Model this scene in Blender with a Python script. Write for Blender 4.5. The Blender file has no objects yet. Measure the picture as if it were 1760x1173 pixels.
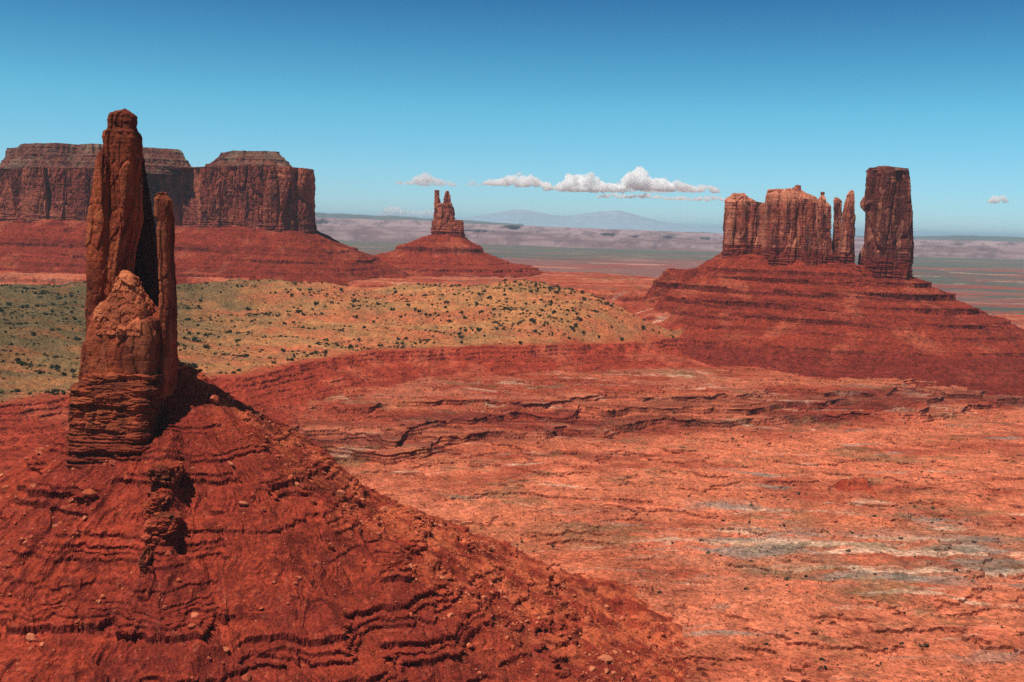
import bpy, math, random
import numpy as np
from mathutils import Matrix, Vector

# ------------------------------------------------------------------ camera, sky, sun, exposure
W0, H0, F = 1760.0, 1173.0, 1711.0
PITCH, ROLL, CAMZ = math.radians(6.72), math.radians(1.6), 300.0
SUN_EL, SUN_AZ = math.radians(66), math.radians(44)       # high sun over the camera's left shoulder
SUN_POWER, SKY_POWER, EXPOSURE = 5.0, 0.085, 0.0

sc = bpy.context.scene
col = sc.collection
cam = bpy.data.cameras.new('camera')
cam.sensor_width = 36.0
cam.lens = F / W0 * 36.0
cam.clip_start, cam.clip_end = 1.0, 400000.0
camo = bpy.data.objects.new('camera', cam)
col.objects.link(camo)
RM = Matrix.Rotation(math.pi/2 - PITCH, 3, 'X') @ Matrix.Rotation(ROLL, 3, 'Z')
camo.matrix_world = Matrix.Translation((0, 0, CAMZ)) @ RM.to_4x4()
sc.camera = camo
sc.view_settings.view_transform = 'Standard'
sc.view_settings.look = 'None'
sc.view_settings.exposure = EXPOSURE
sc.view_settings.gamma = 1.0
sc.render.engine = 'CYCLES'
sc.cycles.use_denoising = False
sc.cycles.max_bounces = 36
sc.cycles.diffuse_bounces = 3
sc.cycles.volume_bounces = 32
sc.cycles.volume_step_rate = 1.0

S = Vector((-math.cos(SUN_EL)*math.cos(SUN_AZ), -math.cos(SUN_EL)*math.sin(SUN_AZ), math.sin(SUN_EL)))
sun = bpy.data.lights.new('sun', 'SUN')
sun.energy = SUN_POWER
sun.angle = math.radians(0.5)
sun.color = (1.0, 0.94, 0.86)
suno = bpy.data.objects.new('sun', sun)
col.objects.link(suno)
suno.rotation_euler = S.to_track_quat('Z', 'Y').to_euler()

world = bpy.data.worlds.new("World")
sc.world = world
world.use_nodes = True
wn, wl = world.node_tree.nodes, world.node_tree.links
wn.clear()
wo = wn.new('ShaderNodeOutputWorld')
bg = wn.new('ShaderNodeBackground')
sky = wn.new('ShaderNodeTexSky')
sky.sky_type = 'NISHITA'
sky.sun_disc = False
sky.sun_elevation = SUN_EL
sky.sun_rotation = math.atan2(S.x, S.y)
sky.altitude = 1800.0
sky.air_density = 1.0
sky.dust_density = 0.15
sky.ozone_density = 3.0
# deep clear blue of desert air; above the frame darkened to cut fill light
tc = wn.new('ShaderNodeTexCoord')
sp = wn.new('ShaderNodeSeparateXYZ')
wl.new(tc.outputs['Generated'], sp.inputs[0])
rp = wn.new('ShaderNodeValToRGB')
rp.color_ramp.elements[0].position = 0.0
rp.color_ramp.elements[0].color = (0.78, 1.06, 1.34, 1)
rp.color_ramp.elements[1].position = 1.0
rp.color_ramp.elements[1].color = (0.03, 0.06, 0.12, 1)
for p_, c_ in ((0.05, (0.72, 1.2, 1.38)), (0.11, (0.56, 1.30, 1.34)), (0.16, (0.37, 1.06, 1.19)), (0.22, (0.21, 0.70, 0.95)), (0.34, (0.05, 0.12, 0.22))):
    e = rp.color_ramp.elements.new(p_)
    e.color = (*c_, 1)
wl.new(sp.outputs['Z'], rp.inputs[0])
mx = wn.new('ShaderNodeMix')
mx.data_type = 'RGBA'
mx.blend_type = 'MULTIPLY'
mx.inputs[0].default_value = 1.0
wl.new(sky.outputs[0], mx.inputs[6])
wl.new(rp.outputs[0], mx.inputs[7])
wl.new(mx.outputs[2], bg.inputs['Color'])
bg.inputs['Strength'].default_value = SKY_POWER
wl.new(bg.outputs[0], wo.inputs['Surface'])

# ------------------------------------------------------------------ numeric helpers
RMn = np.array(RM)
def P(px, py, d):
    """world point on the ray through photo pixel (px, py) at depth d along +Y"""
    v = np.array([(px - W0/2)/F, -(py - H0/2)/F, -1.0])
    w = RMn @ v
    w = w * (d / w[1])
    return np.array([w[0], w[1], w[2] + CAMZ])
def lin(r, g, b, k=1.0):
    f = lambda c: ((c/255.0)/12.92 if c/255.0 <= 0.04045 else (((c/255.0)+0.055)/1.055)**2.4)
    return np.array([f(r), f(g), f(b)]) * k
def sstep(a, b, x):
    t = np.clip((x - a)/(b - a), 0, 1)
    return t*t*(3 - 2*t)
def smax(a, b, k):
    h = np.clip(0.5 + 0.5*(a - b)/k, 0, 1)
    return b + (a - b)*h + k*h*(1 - h)

_rs = np.random.RandomState(7)
NP_ = 1024
PERM = _rs.permutation(NP_).astype(np.int32)
_a = _rs.rand(NP_)*2*np.pi
GX, GY = np.cos(_a).astype(np.float32), np.sin(_a).astype(np.float32)
_g = _rs.randn(NP_, 3)
_g /= np.linalg.norm(_g, axis=1)[:, None]
G3 = _g.astype(np.float32)
RV = _rs.rand(NP_, 4).astype(np.float32)

def perlin2(x, y, seed=0):
    x = np.asarray(x, np.float64) + seed*17.31
    y = np.asarray(y, np.float64) - seed*9.77
    ix, iy = np.floor(x), np.floor(y)
    fx, fy = (x - ix).astype(np.float32), (y - iy).astype(np.float32)
    ix, iy = ix.astype(np.int64), iy.astype(np.int64)
    u = fx*fx*fx*(fx*(fx*6 - 15) + 10)
    v = fy*fy*fy*(fy*(fy*6 - 15) + 10)
    M = NP_ - 1
    a0, a1 = PERM[ix & M], PERM[(ix + 1) & M]
    def g(a, jy, dx, dy):
        h = PERM[(a + jy) & M]
        return GX[h]*dx + GY[h]*dy
    n00, n10 = g(a0, iy, fx, fy), g(a1, iy, fx - 1, fy)
    n01, n11 = g(a0, iy + 1, fx, fy - 1), g(a1, iy + 1, fx - 1, fy - 1)
    p, q = n00 + u*(n10 - n00), n01 + u*(n11 - n01)
    return (p + v*(q - p))*1.5
def fbm2(x, y, octv=4, seed=0, gain=0.5, ridge=False):
    t, a, f = 0.0, 1.0, 1.0
    for o in range(octv):
        n = perlin2(x*f, y*f, seed + o*3)
        if ridge:
            n = 1 - 2*np.abs(n)
        t = t + a*n
        a *= gain
        f *= 2.03
    return t
def perlin3(x, y, z, seed=0):
    x = np.asarray(x, np.float64) + seed*13.7
    y = np.asarray(y, np.float64) - seed*5.3
    z = np.asarray(z, np.float64) + seed*3.1
    ix, iy, iz = np.floor(x), np.floor(y), np.floor(z)
    fx, fy, fz = (x-ix).astype(np.float32), (y-iy).astype(np.float32), (z-iz).astype(np.float32)
    ix, iy, iz = ix.astype(np.int64), iy.astype(np.int64), iz.astype(np.int64)
    s = lambda t: t*t*t*(t*(t*6 - 15) + 10)
    u, v, w = s(fx), s(fy), s(fz)
    M = NP_ - 1
    r = 0
    for cx in (0, 1):
        for cy in (0, 1):
            for cz in (0, 1):
                h = PERM[(PERM[(PERM[(ix+cx) & M] + iy + cy) & M] + iz + cz) & M]
                d = G3[h, 0]*(fx-cx) + G3[h, 1]*(fy-cy) + G3[h, 2]*(fz-cz)
                r = r + d*(u if cx else 1-u)*(v if cy else 1-v)*(w if cz else 1-w)
    return r*1.4
def fbm3(x, y, z, octv=4, seed=0, gain=0.5):
    t, a, f = 0.0, 1.0, 1.0
    for o in range(octv):
        t = t + a*perlin3(x*f, y*f, z*f, seed + o*3)
        a *= gain
        f *= 2.03
    return t
def worley2(x, y, seed=0):
    x = np.asarray(x, np.float64) + seed*11.3
    y = np.asarray(y, np.float64) + seed*7.9
    ix, iy = np.floor(x).astype(np.int64), np.floor(y).astype(np.int64)
    M = NP_ - 1
    f1 = np.full(x.shape, 9.0, np.float32)
    f2 = np.full(x.shape, 9.0, np.float32)
    cid = np.zeros(x.shape, np.int32)
    for dx in (-1, 0, 1):
        for dy in (-1, 0, 1):
            h = PERM[(PERM[(ix+dx) & M] + iy + dy) & M]
            d = np.hypot(ix+dx+RV[h, 0]-x, iy+dy+RV[h, 1]-y).astype(np.float32)
            c = d < f1
            f2 = np.where(c, f1, np.minimum(f2, d))
            cid = np.where(c, h, cid)
            f1 = np.where(c, d, f1)
    return f1, f2, RV[cid, 3]
def worley3(x, y, z, seed=0):
    """nearest-cell noise: F1, F2, a random value and a random tilted facet per cell"""
    x, y, z = x + seed*11.3, y + seed*7.9, z + seed*4.1
    ix, iy, iz = (np.floor(t).astype(np.int64) for t in (x, y, z))
    M = NP_ - 1
    f1 = np.full(x.shape, 9.0, np.float32)
    f2 = np.full(x.shape, 9.0, np.float32)
    cid = np.zeros(x.shape, np.int32)
    ox = np.zeros(x.shape, np.float32); oz = np.zeros(x.shape, np.float32)
    for dx in (-1, 0, 1):
        for dy in (-1, 0, 1):
            for dz in (-1, 0, 1):
                h = PERM[(PERM[(PERM[(ix+dx) & M] + iy + dy) & M] + iz + dz) & M]
                ex, ez = ix+dx+RV[h, 0]-x, iz+dz+RV[h, 2]-z
                d = np.sqrt(ex**2 + (iy+dy+RV[h, 1]-y)**2 + ez**2).astype(np.float32)
                c = d < f1
                f2 = np.where(c, f1, np.minimum(f2, d))
                cid = np.where(c, h, cid)
                ox = np.where(c, ex, ox); oz = np.where(c, ez, oz)
                f1 = np.where(c, d, f1)
    h2 = PERM[(cid + 77) & M]
    return f1, f2, RV[cid, 3], (RV[h2, 0]-.5)*2*ox + (RV[h2, 1]-.5)*2*oz
def poly_sd(x, y, pts):
    """signed distance to a closed polygon, positive inside"""
    d = np.full(x.shape, 1e18)
    ins = np.zeros(x.shape, bool)
    n = len(pts)
    for i in range(n):
        ax, ay = pts[i]
        bx, by = pts[(i+1) % n]
        ex, ey = bx-ax, by-ay
        t = np.clip(((x-ax)*ex + (y-ay)*ey)/(ex*ex + ey*ey + 1e-9), 0, 1)
        d = np.minimum(d, (x-ax-t*ex)**2 + (y-ay-t*ey)**2)
        c = ((ay > y) != (by > y)) & (x < (bx-ax)*(y-ay)/(by-ay+1e-12) + ax)
        ins ^= c
    d = np.sqrt(d)
    return np.where(ins, d, -d)
def line_d(x, y, pts):
    """distance to a polyline and a smoothly blended value of column 2 near it"""
    d = np.full(x.shape, 1e18)
    ws = np.zeros(x.shape); vs = np.zeros(x.shape)
    for (ax, ay, av), (bx, by, bv) in zip(pts[:-1], pts[1:]):
        ex, ey = bx-ax, by-ay
        t = np.clip(((x-ax)*ex + (y-ay)*ey)/(ex*ex + ey*ey + 1e-9), 0, 1)
        q = (x-ax-t*ex)**2 + (y-ay-t*ey)**2
        d = np.minimum(d, q)
        w = 1.0/(q + 900.0)**2
        ws += w
        vs += w*(av + t*(bv-av))
    return np.sqrt(d), vs/ws

# ------------------------------------------------------------------ object helpers
def tag(o, label=None, cat=None, group=None, kind=None):
    if label: o['label'] = label
    if cat: o['category'] = cat
    if group: o['group'] = group
    if kind: o['kind'] = kind
    return o
def mesh_from(name, V, Q, C=None, mat=None, smooth=False, T=None):
    """V (n,3), Q (m,4) quads, T triangles, C (n,3) colours -> mesh data"""
    me = bpy.data.meshes.new(name)
    Q = np.asarray(Q, np.int32).reshape(-1, 4)
    T = np.zeros((0, 3), np.int32) if T is None else np.asarray(T, np.int32).reshape(-1, 3)
    nq, nt = len(Q), len(T)
    me.vertices.add(len(V))
    me.vertices.foreach_set('co', np.asarray(V, np.float32).ravel())
    me.loops.add(nq*4 + nt*3)
    me.polygons.add(nq + nt)
    me.loops.foreach_set('vertex_index', np.concatenate([Q.ravel(), T.ravel()]).astype(np.int32))
    st = np.concatenate([np.arange(nq)*4, nq*4 + np.arange(nt)*3]).astype(np.int32)
    me.polygons.foreach_set('loop_start', st)
    me.update(calc_edges=True)
    me.polygons.foreach_set('use_smooth', np.full(nq + nt, smooth))
    if C is not None:
        a = me.color_attributes.new('Col', 'FLOAT_COLOR', 'POINT')
        c4 = np.ones((len(V), 4), np.float32)
        c4[:, :3] = np.clip(C, 0, 1)
        a.data.foreach_set('color', c4.ravel())
    if mat: me.materials.append(mat)
    return me
def add(name, me, parent=None, loc=(0, 0, 0)):
    o = bpy.data.objects.new(name, me)
    col.objects.link(o)
    o.location = loc
    if parent: o.parent = parent
    return o
def empty(name, loc, label, cat, group=None):
    o = bpy.data.objects.new(name, None)
    col.objects.link(o)
    o.location = loc
    return tag(o, label, cat, group)

# ------------------------------------------------------------------ materials
def earth_mat(name, n1=0.05, n2=0.6, bump=0.6, strata=0.0, cvar=0.25, stretch=1.0, zf=0.55, peb=0.0):
    m = bpy.data.materials.new(name)
    m.use_nodes = True
    n, l = m.node_tree.nodes, m.node_tree.links
    b = n['Principled BSDF']
    b.inputs['Roughness'].default_value = 0.95
    b.inputs['Specular IOR Level'].default_value = 0.08
    at = n.new('ShaderNodeAttribute'); at.attribute_name = 'Col'
    ge = n.new('ShaderNodeNewGeometry')
    mp = n.new('ShaderNodeMapping'); mp.inputs['Scale'].default_value = (1, 1, stretch)
    l.new(ge.outputs['Position'], mp.inputs[0])
    def noise(sc_, det, vec, ro=0.6):
        t = n.new('ShaderNodeTexNoise')
        t.inputs['Scale'].default_value = sc_
        t.inputs['Detail'].default_value = det
        t.inputs['Roughness'].default_value = ro
        l.new(vec, t.inputs['Vector'])
        return t.outputs['Fac']
    def rng(v, a, c, lo=0.3, hi=0.7):
        r = n.new('ShaderNodeMapRange')
        r.inputs[1].default_value, r.inputs[2].default_value = lo, hi
        r.inputs[3].default_value, r.inputs[4].default_value = a, c
        l.new(v, r.inputs[0])
        return r.outputs[0]
    def mul(a, c):
        t = n.new('ShaderNodeMath'); t.operation = 'MULTIPLY'
        l.new(a, t.inputs[0]); l.new(c, t.inputs[1])
        return t.outputs[0]
    def addm(a, c):
        t = n.new('ShaderNodeMath'); t.operation = 'ADD'
        l.new(a, t.inputs[0]); l.new(c, t.inputs[1])
        return t.outputs[0]
    v1 = noise(n1, 6, mp.outputs[0])
    v2 = noise(n2, 5, mp.outputs[0], 0.7)
    f = mul(rng(v1, 1-cvar, 1+cvar), rng(v2, 1-cvar, 1+cvar))
    hgt = addm(rng(v1, 0, 1.0/n1*0.12), rng(v2, 0, 1.0/n2*0.35))
    if strata > 0:
        m2 = n.new('ShaderNodeMapping'); m2.inputs['Scale'].default_value = (0.012, 0.012, zf)
        l.new(ge.outputs['Position'], m2.inputs[0])
        v3 = noise(1.0, 4, m2.outputs[0], 0.65)
        f = mul(f, rng(v3, 1-strata, 1+strata*0.6))
        hgt = addm(hgt, rng(v3, 0, 1.6*strata))
    if peb > 0:                                                    # stones lying in the earth
        vo = n.new('ShaderNodeTexVoronoi'); vo.inputs['Scale'].default_value = peb
        l.new(ge.outputs['Position'], vo.inputs['Vector'])
        sr = n.new('ShaderNodeSeparateColor')
        l.new(vo.outputs['Color'], sr.inputs[0])
        big_ = rng(sr.outputs[0], 0, 1, 0.55, 0.75)
        hgt = addm(hgt, mul(rng(vo.outputs['Distance'], 0.9/peb, 0, 0.0, 0.5), big_))
        f = mul(f, rng(sr.outputs[1], 0.78, 1.28, 0.1, 0.9))
    vm = n.new('ShaderNodeVectorMath'); vm.operation = 'SCALE'
    l.new(at.outputs['Color'], vm.inputs[0]); l.new(f, vm.inputs[3])
    l.new(vm.outputs[0], b.inputs['Base Color'])
    bp = n.new('ShaderNodeBump')
    bp.inputs['Strength'].default_value = bump
    bp.inputs['Distance'].default_value = 1.0
    l.new(hgt, bp.inputs['Height'])
    l.new(bp.outputs[0], b.inputs['Normal'])
    return m
M_FG = earth_mat('near_talus_earth', 0.12, 1.2, 0.6, 0.22, peb=0.7)
M_PLAIN = earth_mat('plain_earth', 0.05, 0.5, 1.0, 0.38, zf=1.3, peb=0.35)
M_TALUS = earth_mat('far_talus_earth', 0.035, 0.3, 1.0, 0.25, peb=0.2)
M_SAND = earth_mat('dune_sand', 0.03, 0.3, 0.6, 0.0, 0.25, peb=0.3)
M_VALLEY = earth_mat('valley_earth', 0.002, 0.02, 0.0, 0.0, 0.15)
M_SPIRE = earth_mat('spire_sandstone', 0.12, 0.9, 1.0, 0.07, 0.22, stretch=0.45)
M_CLIFF = earth_mat('cliff_sandstone', 0.05, 0.35, 1.0, 0.14, 0.22, stretch=0.4)
M_ROCK = earth_mat('boulder_rock', 0.4, 2.5, 0.8, 0.0, 0.2)

# ------------------------------------------------------------------ the shape of the land
CONE = np.array([-217.0, 617.0])                                  # where the near talus cone peaks
IND = np.array([-236.0, 600.0])                                   # foot of the near spire
FG_LEV = None
def terrace(h, levels, thick, e):
    """bedding steps: returns stepped heights and how far (m) each point of a step's lip juts out"""
    xs, ys = [-1e4], [-1e4]
    ov = np.zeros(h.shape)
    for L, t in zip(levels, thick):
        xs += [L - e, L + e]
        ys += [L - t*0.5, L + t*0.5]
        dz = (h - L)/e
        ov += t*(np.exp(-((dz - 1.35)/0.75)**2) - 0.55*np.exp(-((dz + 1.35)/0.75)**2))
    xs.append(1e4); ys.append(1e4)
    return np.interp(h, xs, ys), ov
def W(px, py, z):
    """point on the ray of a photo pixel at height z"""
    q = P(px, py, 1000.0) - np.array([0, 0, CAMZ])
    t = (z - CAMZ)/q[2]
    return q*t + np.array([0, 0, CAMZ])
# rim of the sandy plateau, traced where the red scarp begins
RIM = [tuple(W(a, b, c)[:2]) for a, b, c in
       [(-160, 715, 62), (60, 690, 64), (200, 676, 66), (330, 655, 68), (430, 640, 68), (520, 622, 68), (640, 602, 68),
        (760, 597, 68), (900, 594, 68), (1020, 590, 67), (1110, 590, 66), (1175, 592, 61), (1215, 592, 57), (1224, 576, 62)]]
RIM = RIM + [(330, 2150), (200, 2420), (-300, 2600), (-2400, 2700), (-2400, 900)]
CREST = [(-1700, 2260, 118), (-1100, 2330, 124), (-860, 2350, 134), (-560, 2380, 148), (-330, 2330, 138), (-120, 2320, 152), (10, 2310, 164),
         (110, 2250, 150), (215, 2110, 122), (320, 1965, 86)]
BENCH = [(-2600, 2380), (-300, 2560), (150, 2560), (270, 2420), (420, 2290), (640, 2220), (900, 2350), (760, 2900), (330, 3350), (-400, 3600), (-2600, 3700)]
BRIG = [(P(a, 380, d)[0], d) for a, d in
        [(-60, 3050), (-42, 2900), (-14, 2830), (60, 2790), (150, 2800), (225, 2850), (262, 2950), (325, 2950), (345, 2800), (420, 2765), (500, 2770),
         (538, 2830), (541, 2960), (515, 3250), (200, 3400), (-60, 3350)]]
KING = (P(772, 400, 3200)[0], 3200.0)
SHELF = [(P(1148, 460, 2400)[0], 2400), (P(1216, 460, 2385)[0], 2385), (P(1222, 460, 2500)[0], 2500), (P(1152, 460, 2510)[0], 2510)]
RIGHT = [(P(1262, 430, 2420)[0], 2420, 246), (P(1350, 430, 2380)[0], 2380, 238), (P(1425, 450, 2330)[0], 2330, 226),
         (P(1530, 470, 2300)[0], 2300, 214)]

def terrain(x, y, want_region=True):
    x = np.asarray(x, np.float64); y = np.asarray(y, np.float64)
    sh = x.shape
    x = x.ravel(); y = y.ravel()
    OV = np.zeros(x.shape)
    # ---- plain of layered red beds
    n_lo = fbm2(x/420, y/330, 4, 1)
    esc = 1310 + 0.45*x + 75*fbm2(x/300, y/500, 5, 2, .55)
    base = 5 + 9*sstep(-9, 9, y - esc) + 8*sstep(-8, 8, y - esc - 62 - 50*fbm2(x/150, y/400, 4, 16)) + 6*sstep(-8, 8, y - esc - 150 - 80*fbm2(x/190, y/400, 4, 17)) + 5*n_lo + 4*sstep(900, 1300, y)
    base = base - 30*sstep(2450, 3600, y) + 0*y
    near = y < 4200
    hp = base.copy()
    lip = np.zeros(x.shape)
    for t_ in (y - esc, y - esc - 62 - 50*fbm2(x/150, y/400, 4, 16), y - esc - 150 - 80*fbm2(x/190, y/400, 4, 17)):
        lip += np.exp(-((t_ - 10)/4.5)**2)*6.0 - np.exp(-((t_ + 9)/4.5)**2)*3.0
    if near.any():
        xn, yn = x[near], y[near]
        f1, f2, cr = worley2(xn/26 + 0.5*fbm2(xn/30, yn/30, 2, 14), yn/15, 4)
        g1, g2, cr2 = worley2(xn/7.5, yn/6, 5)
        rough = 4.2*fbm2(xn/170, yn/75, 6, 6, 0.55) + 1.3*(cr-0.5) + 0.8*(cr2-0.5) + 0.5*fbm2(xn/11, yn/9, 3, 15)
        h = base[near] + rough
        msk = sstep(-0.35, 0.15, fbm2(xn/150, yn/90, 4, 8))
        escm = np.exp(-((yn - esc[near] - 80)/170)**4)
        msk = np.clip(msk*0.9 + escm*0.9, 0, 1)
        hh = h
        for per, shr, thr in ((3.7, 0.66, 0.0), (1.25, 0.6, 0.4)):
            k = np.floor(hh/per + thr)
            fr = hh/per + thr - k
            tt = (k - thr + (1-shr)*fr + shr*sstep(0.85, 0.91, fr))*per
            jut = np.exp(-((fr - 0.935)/0.03)**2) - 0.55*np.exp(-((fr - 0.83)/0.03)**2)
            OV[near] += jut*shr*per*0.42*msk
            hh = hh*(1-msk) + tt*msk
        hh = hh + 0.22*fbm2(xn/6, yn/5, 3, 9)
        OV[near] += lip[near]*sstep(-.4, .1, fbm2(xn/90, yn/200, 3, 18))
        # dry wash channels
        ch = np.abs(fbm2(xn/330 + 0.2, yn/240, 4, 10))
        hh = hh - 2.6*np.exp(-(ch/0.08)**2)*sstep(500, 700, yn)
        hp[near] = hh
    z = hp
    reg = np.zeros(x.shape, np.int8)
    reg[y > 3900] = 6
    aux = np.zeros(x.shape)
    # ---- linking bench behind
    m = (y > 2000) & (y < 4300) & (x > -3200) & (x < 1500)
    if m.any():
        xb, yb = x[m], y[m]
        sd = poly_sd(xb, yb, BENCH) + 40*fbm2(xb/180, yb/180, 4, 21)
        hb = 138 - 0.42*np.maximum(-sd, 0) + 3*fbm2(xb/120, yb/120, 4, 22)
        hb, ov = terrace(hb + 2*(worley2(xb/22, yb/22, 23)[2]-.5), [60, 78, 96, 112, 128], [6, 5, 8, 5, 11], 1.5)
        z[m] = smax(z[m], hb, 6)
        up = hb > hp[m]
        r = reg[m]; r[up] = 7; reg[m] = r
        o = OV[m]; o[up] = ov[up]*.35; OV[m] = o
    # ---- sandy plateau and its dune hill
    m = (y > 700) & (y < 3000) & (x > -2800) & (x < 700)
    if m.any():
        xb, yb = x[m], y[m]
        sd = poly_sd(xb, yb, RIM)
        sdn = sd + 34*fbm2(xb/190, yb/190, 5, 31, .55) + 8*fbm2(xb/34, yb/70, 4, 32, ridge=True)*np.exp(-(sd/80)**2)
        so = np.maximum(-sdn, 0)
        slope = -(0.52*np.minimum(so, 26) + (0.20 + 0.05*fbm2(xb/160, yb/160, 2, 38))*np.maximum(so - 26, 0))
        hs = 66 + slope
        hs0 = hs
        hs, ov = terrace(hs + 1.6*fbm2(xb/40, yb/40, 4, 33) + 0.8*(worley2(xb/12, yb/12, 36)[2]-.5), [34, 40, 46, 52, 58, 64.5], [2.4, 2.6, 3.0, 3.2, 3.0, 2.4], 0.55)
        mk = sstep(-0.7, -0.1, fbm2(xb/160 + hs0/25, yb/160, 3, 39)); hs = hs0*(1-mk) + hs*mk; ov = ov*mk*0.7
        d, cz = line_d(xb, yb, CREST)
        wv = 300.0
        hill = (cz - 66)*np.exp(-(d/wv)**2*1.5)
        left = sstep(-300, -900, xb)*34*sstep(0, 700, sd)
        ins = sstep(0, 90, sd)
        dune = np.maximum(hill, left)*ins + (9*fbm2(xb/190 + yb/260, yb/95, 4, 34) + 3.5*fbm2(xb/70 + yb/120, yb/45, 3, 37))*ins + 1.2*fbm2(xb/28, yb/22, 3, 35)*ins
        hs = hs + dune
        up = hs > z[m]
        o = OV[m]; o[up] = (ov*.35*sstep(5, 0, sdn))[up]; OV[m] = o
        r = reg[m]
        r[up & (sdn > 6)] = 2
        r[up & (sdn <= 6)] = 8
        reg[m] = r
        z[m] = smax(z[m], hs, 2)
        a = aux[m]; a[up] = sd[up]; aux[m] = a
    # ---- slopes below the long mesa
    m = (y > 2000) & (y < 4200) & (x < 200)
    if m.any():
        xb, yb = x[m], y[m]
        sd = -poly_sd(xb, yb, BRIG)
        ang = fbm2(xb/70, yb/200, 4, 41)
        h0 = 268 - 0.50*np.maximum(sd, 0) + 7*ang*sstep(0, 60, sd) + 10*fbm2(xb/260, yb/260, 3, 42)
        h0 = h0 + 0.09*np.maximum(sd - 180, 0)
        h1, ov = terrace(h0 + 3*(worley2(xb/20, yb/20, 43)[2]-.5), [146, 166, 184, 208, 236], [8, 5, 9, 9, 5], 1.6)
        mk = sstep(-0.1, 0.2, fbm2(xb/230 + h0*0.05, yb/230, 4, 44, .6))
        h = h0*(1-mk) + h1*mk + 1.2*fbm2(xb/16, yb/16, 3, 45)
        up = h > z[m]
        o = OV[m]; o[up] = (ov*mk*.35)[up]; OV[m] = o
        r = reg[m]; r[up] = 3; reg[m] = r
        z[m] = smax(z[m], h, 5)
    # ---- cone below the twin-topped tower
    m = (y > 2400) & (y < 4200) & (np.abs(x - KING[0]) < 900)
    if m.any():
        xb, yb = x[m], y[m]
        dx, dy = xb - KING[0], yb - KING[1]
        an = np.arctan2(dy, dx)
        D = np.hypot(np.where(dx < 0, dx*0.68, dx), dy*0.9)*(1 + 0.10*fbm2(np.cos(an)*2, np.sin(an)*2, 3, 51)) - 40
        prof = np.interp(D, [-60, 0, 45, 62, 72, 150, 240, 262, 330, 440, 900], [262, 254, 226, 219, 206, 172, 156, 140, 120, 98, 20])
        prof = prof + 2.5*fbm2(np.cos(an)*5, np.sin(an)*5 + D/200, 4, 52) + 1.5*fbm2(xb/18, yb/18, 3, 53)
        h1, ov = terrace(prof + 2.5*(worley2(xb/18, yb/18, 54)[2]-.5), [122, 140, 158, 173, 213], [6, 9, 9, 5, 8], 1.4)
        h = h1
        up = h > z[m]
        o = OV[m]; o[up] = (ov*.35)[up]; OV[m] = o
        r = reg[m]; r[up] = 4; reg[m] = r
        z[m] = smax(z[m], h, 4)
    # ---- the broad stepped hill on the right
    m = (y > 1400) & (y < 3600) & (x > 0)
    if m.any():
        xb, yb = x[m], y[m]
        D, vz = line_d(np.where(xb < 540, 540 - (540 - xb)*1.35, xb), yb, RIGHT)
        Dn = D - 34 + 16*fbm2(xb/150, yb/150, 4, 61)
        pro = np.interp(Dn, [-80, 0, 40, 120, 215, 235, 318, 340, 400, 480, 560, 900], [8, 0, -20, -66, -104, -118, -156, -159, -182, -205, -230, -330])
        h0 = vz + pro
        h0 = smax(h0, 201 - 1.25*np.maximum(-poly_sd(xb, yb, SHELF) + 8*fbm2(xb/30, yb/30, 3, 67), 0), 3)
        h0 = h0 + 3.5*fbm2(xb/45, yb/100, 4, 62)
        h1, ov = terrace(h0 + 3*(worley2(xb/19, yb/19, 63)[2]-.5) + 2*fbm2(xb/200, yb/200, 2, 66), [30, 38, 46, 54, 66, 92, 113, 138, 164, 188, 206], [3, 3, 3, 3, 7, 5, 9, 12, 14, 11, 8], 1.4)
        mk = sstep(-0.2, 0.02, fbm2(xb/240 + h0/17.0, yb/240, 4, 64, .6))
        h = h0*(1-mk) + h1*mk + 1.0*fbm2(xb/14, yb/14, 3, 65)
        up = h > z[m]
        o = OV[m]; o[up] = (ov*mk*.35)[up]; OV[m] = o
        r = reg[m]; r[up] = 5; reg[m] = r
        z[m] = smax(z[m], h, 4)
    # ---- the near talus cone with its nose towards the camera
    m = (y > 150) & (y < 1150) & (x < 420)
    if m.any():
        xb, yb = x[m], y[m]
        dx, dy = xb - CONE[0], yb - CONE[1]
        wob = 6*fbm2(xb/75, yb/75, 4, 71)
        D = np.hypot(dx, dy)
        nose = math.atan2(-0.955, 0.30)
        ph = np.degrees(np.arctan2(np.sin(np.arctan2(dy, dx) - nose), np.cos(np.arctan2(dy, dx) - nose)))
        phw = ph + 9*fbm2(xb/55, yb/55, 3, 82)
        k = np.interp(phw, [-180, -120, -80, -45, -22, -10, 0, 9, 20, 30, 37, 47, 60, 69, 80, 100, 140, 180], [.98, .99, .97, .94, .93, .96, 1.08, .97, .955, 1.03, .97, .97, 1.09, 1.02, 1.05, 1.12, 1.0, .95])
        De = D/k
        h0 = 212 - 0.85*De + 0.0009*np.maximum(De-60, 0)**2 + wob*sstep(20, 90, D)
        # rills down the slope
        h0 = h0 + 9*dy/np.maximum(D, 25)*np.exp(-(D/110)**2)
        h0 = h0 + 3.2*fbm2(ph/9 + 0.8*fbm2(xb/30, yb/30, 3, 78), D/110, 4, 72, ridge=True)*sstep(25, 80, D)
        bl = worley2(xb/7.5, yb/7.5, 73)[2] - .5
        bl2 = worley2(xb/3.2, yb/3.2, 74)[2] - .5
        hw = h0 + 1.0*bl + 0.5*bl2 + 3.0*fbm2(xb/60, yb/60, 5, 75, 0.6)
        h1, ov = hw.copy(), 0*hw
        wa = [fbm2(xb/16, yb/16, 3, 300+t) for t in range(3)]
        ma = [fbm2(xb/95 + 3.3*t, yb/95, 4, 310+t, .5) for t in range(4)]
        rb = np.random.RandomState(5)
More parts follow.
